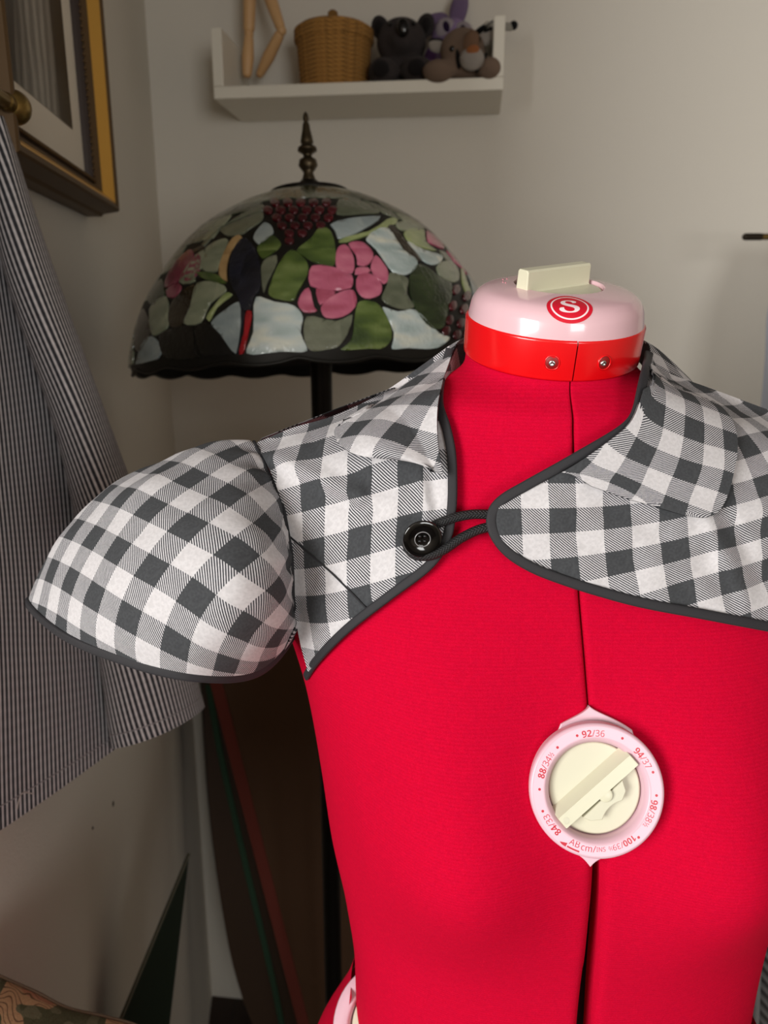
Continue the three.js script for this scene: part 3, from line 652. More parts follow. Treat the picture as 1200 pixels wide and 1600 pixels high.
// --- right front (as seen)
const RF = drape(coons(
  [[1013, 566], [1050, 585], [1100, 603], [1200, 640], [1340, 690]],
  [[1340, 690], [1365, 800], [1350, 900], [1330, 1003]],
  [[764, 815], [790, 862], [880, 906], [1000, 941], [1100, 961], [1200, 980], [1330, 1003]],
  [[1013, 566], [999, 640], [985, 662], [900, 716], [820, 761], [776, 788], [764, 815]], 64, 84),
  0.005, 0.453, (x, y) => 0.004 + fold(x, y, 860, 820, 800, 800, 30, 0.002) + fold(x, y, 1100, 800, 1170, 940, 10, 0.003) - fold(x, y, 1130, 800, 1190, 900, 9, 0.002) + creases(x, y, 9));
part(jacket, 'front_panel', sheetGeo(RF, align(RF, flatten(RF), [[964.2, 807.5, 0, 0], [879.9, 813.2, -2, 0]]), 0.0007), checkMat);
// --- back, lying on the form from the shoulders down
{
  const hs = []; for (let h = 1.374; h >= 1.205; h -= 0.006) hs.push(h);
  const g = hs.map((h) => Array.from({ length: 61 }, (_, k) => { const th = Math.PI * (1.03 + 0.94 * k / 60), p = bodyPoint(th, h), q = bodyPoint(th + 0.02, h), r = bodyPoint(th, h + 0.004), n = q.sub(p).cross(r.sub(p)).normalize(); const c = V(body(h)[1], h, -body(h)[2]); if (n.dot(p.clone().sub(c)) < 0) n.negate(); return p.addScaledVector(n, 0.005); }));
  const uv = g.map((row) => row.map((p) => [(p.x) / 0.0285, p.y / 0.0285]));
  part(jacket, 'back_panel', sheetGeo(g, uv, 0.0007), checkMat);
}
// --- sleeves: keyed profiles from the armhole to the hem, around the arm
const K = (A, C1, C2, B) => [A, C1, C2, B].map((p) => P(...p));
const sleeveKeys = [
  K([397, 691, .453], [268, 668, .452], [66, 800, .462], [42, 944, .468]),
  K([430, 752, .428], [330, 730, .375], [118, 850, .392], [100, 998, .418]),
  K([452, 862, .412], [405, 862, .352], [300, 960, .356], [285, 1062, .388]),
  K([459, 945, .424], [445, 962, .378], [408, 1008, .388], [402, 1054, .418]),
  K([466, 972, .455], [467, 976, .449], [465, 982, .449], [460, 988, .453]),
  K([458, 940, .500], [440, 950, .530], [400, 985, .535], [395, 1010, .515]),
  K([440, 850, .512], [400, 840, .580], [270, 900, .580], [250, 988, .548]),
  K([420, 750, .490], [320, 725, .540], [120, 830, .540], [105, 950, .515]),
];
function sleeveGrid(R, C) {
  const rings = [0, 1, 2, 3].map((q) => curveOf(sleeveKeys.map((k) => k[q]), true));
  return Array.from({ length: R }, (_, i) => Array.from({ length: C + 1 }, (_, j) => {
    const f = j / C, t = i / (R - 1), [a, b, c, d] = rings.map((r) => r.getPoint((f + 0.75) % 1)), m = 1 - t; // starts at the back of the arm
    const p = a.multiplyScalar(m * m * m).addScaledVector(b, 3 * m * m * t).addScaledVector(c, 3 * m * t * t).addScaledVector(d, t * t * t);
    return p;
  }));
}
const SG = sleeveGrid(50, 120);
{ // gathers at the armhole and soft creases over the puff
  const g = sheetGeo(SG), n = g.attributes.normal, C = SG[0].length;
  SG.forEach((row, i) => row.forEach((p, j) => { const t = i / 49, k = i * C + j, q = j % 120; const w = Math.min(1, Math.max(0, SG[0][j].distanceTo(SG[49][j]) - 0.012) / 0.06) * (0.0014 * Math.exp(-t * 7) * Math.sin(q * 1.05 + 0.8 * Math.sin(q * 0.31)) * (t > 0 ? 1 : 0) + 0.0026 * noise3(p.x * 30, p.y * 30, p.z * 30 + 3) + 0.0008 * noise3(p.x * 90, p.y * 90, p.z * 90) * Math.min(1, 3 * (1 - t))); p.x += n.getX(k) * w; p.y += n.getY(k) * w; p.z += n.getZ(k) * w; }));
  for (const row of SG) row[C - 1].copy(row[0]);
}
const cut = (a, b) => SG.map((r) => r.slice(a, b + 1));
const sleeveFront = cut(16, 83), sleeveFlat = align(sleeveFront, flatten(sleeveFront, 400, true), [[236, 890.5, 0, 0], [182, 860, -2, 0]]);
const backGrid = SG.map((r) => [...r.slice(83, 120), ...r.slice(0, 17)]), backUV = backGrid.map((r) => r.map((p) => [(p.x + p.y) / 0.04, (p.y - p.x) / 0.04]));
const sleeveGeo = () => mergeGeometries([sheetGeo(sleeveFront, sleeveFlat, 0.0007), sheetGeo(backGrid, backUV, 0.0007)]);
part(jacket, 'sleeve', sleeveGeo(), checkMat);
const mirror = (g) => { const c = g.clone().translate(-0.1015, 0, 0).scale(-1, 1, 1).translate(0.1015, 0, 0); const ix = c.index.array; for (let k = 0; k < ix.length; k += 3) { const t = ix[k]; ix[k] = ix[k + 1]; ix[k + 1] = t; } return c; };
const seamCurve = (row, off) => row.map((p) => p.clone());
part(jacket, 'sleeve', mirror(sleeveGeo()), checkMat);
{ // black edging of the hems
  const hem = SG[49], c = hem.reduce((s, p) => s.add(p), V(0, 0, 0)).multiplyScalar(1 / hem.length);
  const up = SG[47];
  const path = hem.map((p, i) => p.clone().lerp(up[i], 0.25)), nor = hem.map((p) => p.clone().sub(c).setY(0).normalize());
  const g = ribbon(path, nor, 0.0054, 0.0024);
  part(jacket, 'edging', g.clone(), tapeMat);
  part(jacket, 'edging', mirror(g.index ? g : mergeVertices(g)), tapeMat);
}
// --- collar
function lay(ctrl, R, C, off, bulge) {
  const g = refine(ctrl.map((r) => r.map((p) => P(...p))), R, C);
  return g.map((row, i) => row.map((p, j) => { const [x, y, d] = project(p), h = bodyRay(x, y); const v = i / (R - 1), u = j / (C - 1); let q = d - (bulge ? bulge(x, y, u, v) : 0); if (h && q < h.d + 0.03) q = Math.min(q, h.d - off); return P(x, y, q); }));
}
{
  // rows run from the fold to the outer edge, columns from the back of the neck to the point
  const L = lay([
    [[775, 520, .500], [722, 529, .468], [700, 570, .440], [684, 632, .414], [684, 690, .398], [692, 742, .388]],
    [[740, 528, .512], [696, 545, .474], [660, 590, .443], [640, 640, .408], [648, 690, .390], [683, 738, .385]],
    [[700, 560, .525], [660, 580, .486], [600, 622, .450], [575, 655, .412], [600, 700, .386], [672, 732, .384]],
    [[670, 610, .530], [610, 640, .500], [541, 656, .455], [522, 678, .422], [556, 710, .392], [655, 722, .385]],
  ], 36, 70, 0.0145, (x, y, u, v) => 0.0008 * noise3(x / 40, y / 40, 4) + 0.0015 * Math.sin(Math.PI * v) + fold(x, y, 540, 690, 600, 650, 10, 0.002));
  part(jacket, 'collar', sheetGeo(L, align(L, flatten(L), [[625.4, 677.5, 0, 0], [555.5, 668.7, -2, 0]], true), 0.0012), checkMat);
  const Rr = lay([
    [[960, 520, .500], [1010, 534, .472], [1015, 562, .448], [1004, 612, .424], [985, 660, .406], [945, 694, .394], [905, 722, .388], [878, 738, .385]],
    [[975, 524, .508], [1028, 545, .478], [1045, 588, .450], [1048, 640, .420], [1040, 690, .398], [1000, 722, .386], [940, 738, .383], [892, 741, .383]],
    [[985, 535, .520], [1040, 556, .492], [1078, 602, .458], [1105, 655, .424], [1100, 725, .395], [1050, 765, .380], [975, 759, .380], [907, 749, .382]],
    [[995, 550, .530], [1052, 570, .500], [1092, 606, .470], [1143, 654, .432], [1150, 722, .398], [1112, 806, .378], [1008, 787, .378], [925, 760, .381]],
  ], 40, 80, 0.0145, (x, y, u, v) => 0.0008 * noise3(x / 40, y / 40, 14) + 0.0025 * Math.sin(Math.PI * v));
  part(jacket, 'collar', sheetGeo(Rr, align(Rr, flatten(Rr), [[1002.6, 707.8, 0, 0], [1075.4, 736.6, 2, 0]], true), 0.0012), checkMat);
}
{ // stand that closes the collar against and behind the neck
  const top = [[684, 632, .414], [700, 570, .440], [722, 529, .468], [775, 522, .500], [865, 528, .516], [955, 524, .503], [1008, 534, .472], [1014, 562, .448], [1004, 612, .424]].map((p) => P(...p));
  const low = [[697, 640, .424], [716, 590, .452], [738, 560, .474], [780, 560, .502], [865, 566, .514], [950, 560, .503], [998, 566, .478], [1004, 590, .458], [996, 628, .434]].map((p) => P(...p));
  const g = refine([top, top.map((p, i) => p.clone().lerp(low[i], 0.5)), low], 10, 80);
  part(jacket, 'collar_stand', sheetGeo(g, g.map((r) => r.map((p) => [(p.x - p.z * 0.5) / 0.0285, p.y / 0.0285])), 0.0006), checkMat);
}
// --- black edging along the openings and lower edges
const surfaceNormal = (p) => { const [x, y] = project(p), h = bodyRay(x, y); if (!h) return EYE.clone().sub(p).normalize(); return h.n.dot(rayDir(x, y)) > 0 ? h.n.clone().negate() : h.n; };
function edging(pts, off, width = 0.0062) {
  const s = sample2(pts, Math.max(24, pts.length * 14));
  let path = s.map(([x, y]) => { const h = bodyRay(x, y); return P(x, y, h ? h.d - off : 0.45); });
  for (let k = 0; k < 6; k++) path = path.map((p, i) => i && i < path.length - 1 ? p.clone().multiplyScalar(0.5).addScaledVector(path[i - 1], 0.25).addScaledVector(path[i + 1], 0.25) : p);
  let nor = path.map(surfaceNormal);
  for (let k = 0; k < 8; k++) nor = nor.map((n, i) => n.clone().add(nor[Math.max(0, i - 1)]).add(nor[Math.min(nor.length - 1, i + 1)]).normalize());
  return ribbon(path, nor, width, 0.0026);
}
part(jacket, 'edging', edging([[703, 545], [688, 600], [686, 632], [697, 667], [705, 705], [707, 744], [706, 793], [698, 842], [681, 871], [664, 889], [608, 931], [545, 980], [508, 1016], [488, 1040], [478, 1057]], 0.0052, 0.0049), tapeMat);
part(jacket, 'edging', edging([[1014, 552], [1010, 572], [1004, 600], [992, 650], [978, 667], [900, 715], [820, 760], [786, 780], [771, 796], [767, 815], [773, 836], [793, 862], [830, 886], [880, 906], [940, 925], [1000, 941], [1100, 960], [1200, 979], [1325, 1001]], 0.0098, 0.0052), tapeMat);
// --- dart seam and armhole seam
const threadMat = std({ color: 0x202024, roughness: 0.8 });
const onGrid = (pts, off) => sample2(pts, 40).map(([x, y]) => { const h = bodyRay(x, y); return P(x, y, (h ? h.d : 0.42) - off); });
{
  const near = (G, x, y) => { let b = null, bs = 1e9; for (const r of G) for (const p of r) { const q = project(p), s = Math.hypot(q[0] - x, q[1] - y); if (s < bs) { bs = s; b = q; } } return b[2]; };
  const pts = sample2([[452, 838], [480, 862], [520, 897], [573, 951]], 30).map(([x, y]) => P(x, y, near(LF, x, y) - 0.0006));
  part(jacket, 'dart_seam', tube(pts, 0.00055, 60, 8), threadMat);
  part(jacket, 'armhole_seam', tube(SG[0].slice(30, 80).map((p) => p.clone()), 0.0012, 80, 8), threadMat);
}
// --- button and cord loop
const cordBump = texture(128, (u, v) => { const a = Math.sin((u * 4 + v * 2) * Math.PI * 2), b = Math.sin((u * 4 - v * 2) * Math.PI * 2); return 128 + 100 * Math.max(a, b) * 0.9 - 40; }, false);
const cordMat = std({ color: 0x131315, roughness: 0.55, bumpMap: rep(cordBump, 150, 4), bumpScale: 0.0006 });
{
  const loop = [[800, 806, .362], [768, 804, .3655], [735, 804, .370], [700, 812, .374], [672, 824, .375], [645, 838, .376], [636, 850, .3765], [646, 866, .376], [668, 869, .3755], [690, 861, .374], [722, 840, .370], [750, 827, .3665], [772, 823, .365], [800, 825, .362]];
  const pts = loop.map(([x, y, d]) => { const h = bodyRay(x, y), inside = x > 766; return P(x, y, (h ? h.d : d) - (inside ? 0.0075 : x < 700 ? 0.0078 : 0.0085)); });
  part(jacket, 'cord_loop', tube(pts, 0.0025, 140, 12), cordMat);
  const hb = bodyRay(660, 842), c = P(660, 842, hb.d - 0.0125), n = V(0.10, -0.10, 1).normalize();
  const X = V(0, 1, 0).cross(n).normalize(), M = new THREE.Matrix4().makeBasis(X, n.clone().cross(X), n).setPosition(c);
  const gloss = phys({ color: 0x060606, roughness: 0.12, clearcoat: 0.6, clearcoatRoughness: 0.05 });
  const disc = lathe([[0, -0.0016], [0.0075, -0.0016], [0.0096, -0.0004], [0.0099, 0.0004], [0.0092, 0.0013], [0.0068, 0.0012], [0.0046, 0.0008], [0.0038, 0.0003], [0.0034, 0.0], [0, -0.0001]], 56).rotateX(Math.PI / 2);
  const b = part(jacket, 'button', disc.applyMatrix4(M), gloss);
  const ring = new THREE.TorusGeometry(0.0039, 0.00022, 10, 48); ring.translate(0, 0, 0.0007);
  tag(part(jacket, 'ring', ring.applyMatrix4(M), std({ color: 0x9a9a9c, roughness: 0.3, metalness: 0.3 }), b), 'pale ring inlaid in the button');
  const th = [[-1, -1], [1, -1], [-1, 1], [1, 1]].map(([a, e]) => { const g = new THREE.SphereGeometry(0.0009, 12, 8); g.scale(1, 1, 0.6); g.translate(a * 0.0013, e * 0.0013, 0.0003); return g; });
  part(jacket, 'thread', mergeGeometries(th).applyMatrix4(M), std({ color: 0x0c0c0d, roughness: 0.25 }), b);
  const st = lathe([[0, -0.008], [0.002, -0.008], [0.002, -0.001], [0, -0.001]], 16).rotateX(Math.PI / 2); part(jacket, 'shank', st.applyMatrix4(M), threadMat, b);
}

// ------------------------------------------------------------------ stained glass floor lamp
const bronze = std({ color: 0x4a4030, metalness: 0.85, roughness: 0.38 });
const darkMetal = std({ color: 0x17130f, metalness: 0.7, roughness: 0.45 });
{
  const lamp = thing('floor_lamp', V(-0.088, FLOOR, -1.05), 'stained glass floor lamp with pink flowers, green leaves and a dark bird, behind the form', 'floor lamp');
  const rimC = PF(497, 567, 1.05), R = 0.2415;
  const M = new THREE.Matrix4().makeRotationFromEuler(new THREE.Euler(rad(-5.6), 0, rad(2.2), 'XYZ')).setPosition(rimC), Mi = M.clone().invert();
  const k = R / 290;
  const prof = table([[0, 286], [0.05, 290], [45, 281], [95, 262], [145, 231], [205, 180], [245, 118], [268, 62], [276, 30]].map(([y, r]) => [y * k * 0.955, r * k]));
  const HTOP = 270 * k * 0.955;
  const shadeP = (phi, y, off = 0) => { const r = prof(y)[0], r2 = prof(y + 0.002)[0], n = V(0.002, r - r2, 0).normalize(); return V(Math.sin(phi) * (r + n.x * off), y + n.y * off, Math.cos(phi) * (r + n.x * off)); };
  // leaded shell that carries the glass
  const shell = []; for (let i = 0; i <= 40; i++) { const y = HTOP * i / 40; shell.push(Array.from({ length: 97 }, (_, q) => { const ph = q / 96 * Math.PI * 2, dip = i === 0 ? -0.004 - 0.006 * Math.abs(Math.sin(ph * 9)) : 0; const p = shadeP(ph, y, 0); p.y += dip; return p.applyMatrix4(M); })); }
  const leadMat = std({ color: 0x16140f, metalness: 0.35, roughness: 0.5 });
  const shade = part(lamp, 'lamp_shade', sheetGeo(shell, null, 0.0018, true), leadMat);
  const shellBVH = new MeshBVH(sheetGeo(shell));
  const toShade = (px, py) => {
    let h = null, f = 1; // a point just past the outline is drawn in to it
    for (let t = 0; t < 14 && !h; t++) { const x = 497 + (px - 497) * f, y = 470 + (py - 470) * f; const q = shellBVH.raycastFirst(new THREE.Ray(EYE, rayDir(x, y)), THREE.DoubleSide); if (q && q.point.z > rimC.z - 0.03) h = q.point; f -= 0.012; }
    if (!h) return null;
    const l = h.clone().applyMatrix4(Mi);
    return [Math.atan2(l.x, l.z), Math.max(0.0015, Math.min(HTOP - 0.003, l.y))];
  };
  // glass of streaked colours
  const streak = (a, b, c, s) => texture(128, (u, v) => { const n = vnoise(u * 4, v * 10, 64, s), m = vnoise(u * 9, v * 22, 64, s + 1), t = n * 0.65 + m * 0.35; const mix = (p, q, w) => p.map((x, i) => x + (q[i] - x) * w); return t < 0.5 ? mix(a, b, t * 2) : mix(b, c, t * 2 - 1); });
  const glassOf = (a, b, c, s, rough = 0.16) => phys({ map: streak(a, b, c, s), roughness: rough, clearcoat: 0.4, clearcoatRoughness: 0.12, bumpMap: rep(grainTex, 0.6), bumpScale: 0.0012 });
  const G = {
    W: glassOf([150, 168, 165], [186, 198, 196], [222, 220, 200], 41), V: glassOf([126, 138, 140], [148, 160, 160], [168, 176, 172], 43),
    L: glassOf([110, 118, 96], [136, 142, 118], [152, 156, 130], 45), G: glassOf([44, 62, 28], [82, 100, 46], [124, 138, 84], 47),
    D: glassOf([28, 36, 22], [44, 56, 32], [66, 76, 48], 49), P: glassOf([160, 70, 92], [188, 98, 124], [212, 128, 148], 51),
    Q: glassOf([104, 44, 58], [132, 62, 78], [150, 78, 92], 53), R: glassOf([44, 8, 14], [70, 10, 20], [110, 18, 30], 55, 0.1),
    K: glassOf([14, 15, 20], [24, 26, 38], [36, 38, 54], 57, 0.3), Y: glassOf([150, 120, 78], [178, 146, 98], [190, 160, 112], 59),
    S: glassOf([130, 14, 22], [160, 20, 30], [180, 34, 40], 61), B: glassOf([32, 27, 18], [48, 40, 28], [62, 54, 38], 63), N: glassOf([10, 9, 7], [14, 13, 10], [20, 18, 14], 65, 0.35), T: glassOf([84, 90, 72], [104, 108, 90], [122, 126, 106], 67), O: glassOf([120, 138, 84], [150, 162, 108], [168, 176, 128], 69),
  };
  function glassPiece(poly, mat, lift = 0.0016, inset = 0.0012) {
    // poly: [phi, y]; worked on in a plane of metres around its middle
    const y0 = poly.reduce((s, p) => s + p[1], 0) / poly.length, r0 = prof(y0)[0];
    let pts = poly.map(([a, y]) => new THREE.Vector2(a * r0, y * 1.0));
    if (THREE.ShapeUtils.area(pts) < 0) pts.reverse();
    const c = pts.reduce((s, p) => s.add(p), new THREE.Vector2()).multiplyScalar(1 / pts.length);
    // soften the outline, then draw it in by half a lead line
    const sm = new THREE.CatmullRomCurve3(pts.map((p) => V(p.x, p.y, 0)), true, 'centripetal').getPoints(pts.length * 3).slice(0, -1).map((p) => new THREE.Vector2(p.x, p.y));
    pts = sm.map((p, i) => { const a = sm[(i + sm.length - 1) % sm.length], b = sm[(i + 1) % sm.length], t = b.clone().sub(a).normalize(); return new THREE.Vector2(p.x - t.y * inset, p.y + t.x * inset); });
    if (Math.abs(THREE.ShapeUtils.area(pts)) < 6e-6) return null;
    let tris = THREE.ShapeUtils.triangulateShape(pts, []).map((t) => t.map((i) => pts[i]));
    for (let s = 0; s < 2; s++) { const big = tris.some((t) => Math.max(t[0].distanceTo(t[1]), t[1].distanceTo(t[2]), t[2].distanceTo(t[0])) > 0.016); if (!big) break; tris = tris.flatMap(([a, b, d]) => { const m = (p, q) => p.clone().add(q).multiplyScalar(0.5), ab = m(a, b), bd = m(b, d), da = m(d, a); return [[a, ab, da], [ab, b, bd], [da, bd, d], [ab, bd, da]]; }); }
    const pos = [], uv = [], put = (p, off) => { const q = shadeP(p.x / r0, Math.max(0.0005, Math.min(HTOP, p.y)), off).applyMatrix4(M); pos.push(q.x, q.y, q.z); uv.push(p.x * 9 + y0 * 31, p.y * 9); };
    for (const t of tris) for (const p of t) put(p, lift);
    for (let i = 0; i < pts.length; i++) { const a = pts[i], b = pts[(i + 1) % pts.length]; put(a, lift); put(a, -0.0004); put(b, lift); put(b, lift); put(a, -0.0004); put(b, -0.0004); }
    const g = new THREE.BufferGeometry(); g.setAttribute('position', new THREE.Float32BufferAttribute(pos, 3)); g.setAttribute('uv', new THREE.Float32BufferAttribute(uv, 2));
    const m = mergeVertices(g, 1e-6); m.computeVertexNormals();
    return m;
  }
  // outlines in a drawing where x = (frame x - 180) * 2 and y = (frame y - 270) * 2
  const art = [
    ['W', 440, 388, 500, 402, 560, 414, 590, 450, 583, 500, 605, 582, 520, 585, 415, 592, 430, 500], ['T', 597, 448, 690, 462, 742, 442, 735, 490, 700, 545, 662, 580, 610, 585, 588, 520],
    ['G', 760, 402, 815, 405, 850, 450, 865, 520, 850, 590, 810, 598, 700, 575, 735, 520, 746, 440], ['W', 832, 420, 880, 432, 935, 427, 1010, 500, 1045, 515, 1000, 560, 940, 605, 862, 580, 868, 500],
    ['P', 614, 290, 740, 320, 738, 365, 608, 357], ['P', 690, 300, 693, 235, 722, 225, 748, 270, 742, 318], ['P', 726, 222, 775, 218, 808, 255, 790, 293, 755, 290, 750, 260], ['P', 812, 258, 850, 300, 852, 345, 835, 350, 795, 302], ['P', 755, 322, 800, 315, 834, 352, 828, 385, 780, 396, 752, 368], ['P', 750, 298, 790, 297, 800, 312, 748, 321],
    ['P', 608, 360, 625, 420, 635, 434, 590, 440, 568, 410, 590, 365], ['P', 626, 362, 692, 375, 640, 417], ['P', 695, 374, 745, 367, 757, 410, 730, 445, 680, 460, 650, 452, 640, 420],
    ['G', 640, 170, 672, 180, 690, 230, 684, 297, 640, 290, 595, 270, 565, 245, 610, 205], ['G', 553, 240, 602, 280, 605, 318, 575, 372, 560, 403, 510, 400, 478, 384, 490, 330, 520, 270], ['T', 460, 280, 505, 257, 510, 280, 478, 350, 465, 383, 455, 330], ['G', 443, 235, 490, 195, 522, 225, 500, 250, 460, 272],
    ['K', 400, 203, 440, 235, 458, 300, 455, 370, 440, 387, 425, 432, 395, 432, 385, 397, 360, 350, 355, 300, 370, 240], ['K', 395, 432, 409, 432, 399, 500, 389, 582, 381, 580, 393, 500], ['S', 410, 432, 430, 432, 421, 500, 406, 582, 390, 582, 401, 500],
    ['Y', 383, 195, 400, 203, 366, 245, 352, 300, 352, 342, 335, 337, 322, 310, 340, 250, 362, 212], ['V', 390, 403, 394, 500, 382, 577, 330, 510, 300, 470, 345, 427], ['O', 350, 373, 370, 382, 322, 422, 296, 467, 285, 455, 310, 415],
    ['L', 258, 345, 345, 352, 350, 372, 300, 412, 270, 472, 215, 474, 235, 420], ['B', 190, 390, 250, 347, 258, 362, 228, 440, 208, 482, 172, 482, 172, 420], ['L', 112, 420, 165, 385, 168, 482, 140, 506, 120, 512, 108, 450], ['V', 100, 515, 130, 515, 148, 560, 140, 610, 95, 626, 70, 600, 80, 550],
    ['N', 140, 510, 190, 482, 245, 482, 255, 560, 240, 625, 170, 612, 150, 570], ['N', 250, 482, 285, 467, 325, 500, 378, 592, 330, 622, 260, 620, 257, 540], ['Q', 182, 290, 235, 240, 250, 260, 215, 330, 190, 347, 155, 362], ['Q', 255, 255, 272, 262, 265, 310, 235, 342, 215, 337], ['Q', 200, 342, 210, 360, 190, 390, 165, 392, 162, 367],
    ['B', 85, 430, 105, 440, 115, 500, 80, 560, 62, 540, 68, 480], ['L', 285, 235, 345, 205, 357, 215, 327, 290, 320, 312, 272, 307, 280, 260], ['G', 252, 311, 320, 316, 350, 347, 290, 343], ['T', 330, 180, 400, 145, 465, 125, 462, 150, 420, 180, 398, 195, 350, 202], ['V', 430, 205, 465, 157, 490, 165, 497, 190, 450, 227],
    ['T', 270, 228, 330, 176, 462, 100, 470, 118, 400, 142, 330, 176, 280, 232], ['V', 670, 162, 780, 137, 830, 140, 770, 185, 697, 210, 682, 180], ['O', 695, 212, 790, 182, 860, 140, 885, 150, 800, 197, 700, 222], ['W', 780, 207, 850, 172, 900, 242, 945, 277, 915, 322, 870, 317, 812, 240], ['B', 848, 170, 868, 165, 905, 212, 955, 272, 946, 282, 900, 242],
    ['D', 920, 312, 950, 285, 1020, 330, 1050, 347, 1040, 430, 1025, 487, 985, 490, 935, 430, 915, 360], ['T', 855, 312, 915, 332, 912, 380, 935, 422, 890, 430, 830, 397, 845, 350], ['P', 968, 180, 1000, 190, 1032, 222, 1025, 242, 975, 217], ['P', 1030, 240, 1100, 275, 1135, 315, 1100, 305, 1060, 282], ['O', 898, 185, 962, 180, 972, 220, 1005, 247, 950, 235, 910, 212], ['W', 910, 215, 960, 240, 1022, 262, 1000, 292, 960, 277], ['L', 1000, 292, 1030, 275, 1060, 287, 1075, 330, 1055, 347, 1010, 322], ['T', 695, 86, 760, 86, 830, 126, 780, 132, 690, 132], ['O', 1075, 300, 1090, 300, 1097, 340, 1112, 380, 1095, 380, 1080, 340], ['V', 1097, 305, 1140, 325, 1165, 400, 1115, 382], ['T', 765, 82, 850, 118, 895, 150, 865, 140, 832, 126],
    ['L', 890, 152, 960, 178, 895, 184, 872, 164], ['B', 215, 262, 268, 230, 285, 232, 262, 250], ['D', 112, 372, 150, 330, 160, 384, 112, 416], ['L', 200, 345, 250, 262, 283, 240, 275, 300, 255, 312, 252, 342],
  ];
  for (let r = 0; r < 6; r++) for (let q = 0; q < [5, 6, 5, 4, 2, 1][r]; q++) { const cx = [500, 478, 506, 522, 545, 545][r] + q * 40, cy = 96 + r * 24; art.push(['R', cx - 17, cy - 3, cx - 8, cy - 11, cx + 8, cy - 11, cx + 17, cy - 3, cx + 14, cy + 8, cx, cy + 12, cx - 14, cy + 8]); }
  for (const [cx, cy] of [[1062, 368], [1096, 388], [1052, 418], [1088, 428], [1124, 420], [1042, 462], [1078, 472], [1110, 462], [1032, 496], [1066, 508], [1098, 504]]) art.push(['R', cx - 13, cy, cx - 8, cy - 15, cx + 8, cy - 15, cx + 13, cy, cx + 6, cy + 15, cx - 6, cy + 15]);
  const polys = [];
  for (const [m, ...xy] of art) { const p = []; for (let i = 0; i < xy.length; i += 2) { const q = toShade(180 + xy[i] / 2, 270 + xy[i + 1] / 2); if (q) p.push(q); } if (p.length > 2) polys.push([m, p]); }
  for (const [m, p] of polys) { const g = glassPiece(p, G[m], m === 'R' ? 0.0026 : 0.0016, m === 'R' ? 0.0010 : 0.0011); if (g) part(lamp, 'glass_piece', g, G[m], shade); }
  // small quarry pieces fill what the pattern leaves open
  const flat = [...polys, ...polys.filter(([, p]) => Math.abs(p.reduce((s, q) => s + q[0], 0) / p.length) <= 1.45).map(([m, p]) => [m, p.map(([a, y]) => [a + Math.PI, y])])].map(([, p]) => p);
  const inside = (a, y) => flat.some((p) => { let c = false; for (let sft = -1; sft <= 1 && !c; sft++) { const x = a + sft * Math.PI * 2; for (let i = 0, j = p.length - 1; i < p.length; j = i++) if ((p[i][1] > y) !== (p[j][1] > y) && x < (p[j][0] - p[i][0]) * (y - p[i][1]) / (p[j][1] - p[i][1]) + p[i][0]) c = !c; } return c; });
  const rowsN = 14, fillKinds = ['T', 'L', 'B', 'T', 'D', 'L'];
  for (let r = 0; r < rowsN; r++) {
    const y0 = 0.002 + (HTOP - 0.006) * r / rowsN, y1 = 0.002 + (HTOP - 0.006) * (r + 1) / rowsN, n = Math.max(16, Math.round(prof(y0)[0] * Math.PI * 2 / 0.021));
    let run = null;
    for (let q = 0; q <= n; q++) {
      const a0 = (q + (r % 2) * 0.5) / n * Math.PI * 2 - Math.PI, a1 = a0 + Math.PI * 2 / n;
      let hits = 0; for (let i = 0; i <= 4; i++) for (let j = 0; j <= 4; j++) if (inside(a0 + (a1 - a0) * i / 4, y0 + (y1 - y0) * j / 4)) hits++;
      const free = q < n && hits <= 3;
      if (free && run && q - run.q < 2) run.a1 = a1;
      else { if (run) { const kind = fillKinds[Math.floor(hash2(r, run.q, 120) * 6)], pc = [[run.a0, y0], [(run.a0 + run.a1) / 2, y0], [run.a1, y0], [run.a1, y1], [(run.a0 + run.a1) / 2, y1], [run.a0, y1]]; const g = glassPiece(pc, G[kind], 0.0010, 0.0007); if (g) part(lamp, 'glass_piece', g, G[kind], shade); } run = free ? { q, a0, a1 } : null; }
    }
    if (run) { const g = glassPiece([[run.a0, y0], [run.a1, y0], [run.a1, y1], [run.a0, y1]], G.T, 0.0010, 0.0007); if (g) part(lamp, 'glass_piece', g, G.T, shade); }
  }
  // the far side carries the same pattern turned half way round
  for (const [m, p] of polys) { const c = p.reduce((s, q) => s + q[0], 0) / p.length; if (Math.abs(c) > 1.45) continue; const g = glassPiece(p.map(([a, y]) => [a + Math.PI, y]), G[m]); if (g) part(lamp, 'glass_piece', g, G[m], shade); }
  // edge bead, cap, finial, pole and foot
  const bead = Array.from({ length: 97 }, (_, q) => { const ph = q / 96 * Math.PI * 2, p = shadeP(ph, 0); p.y -= 0.004 + 0.006 * Math.abs(Math.sin(ph * 9)); return p.applyMatrix4(M); });
  part(lamp, 'rim_bead', tube(bead.slice(0, 96), 0.0022, 200, 8, true), leadMat, shade);
  const capG = lathe([[0.052, HTOP - 0.002], [0.0535, HTOP + 0.001], [0.050, HTOP + 0.0035], [0.03, HTOP + 0.007], [0.016, HTOP + 0.012], [0.010, HTOP + 0.018], [0.0, HTOP + 0.018]], 64);
  part(lamp, 'shade_cap', capG.applyMatrix4(M), darkMetal);
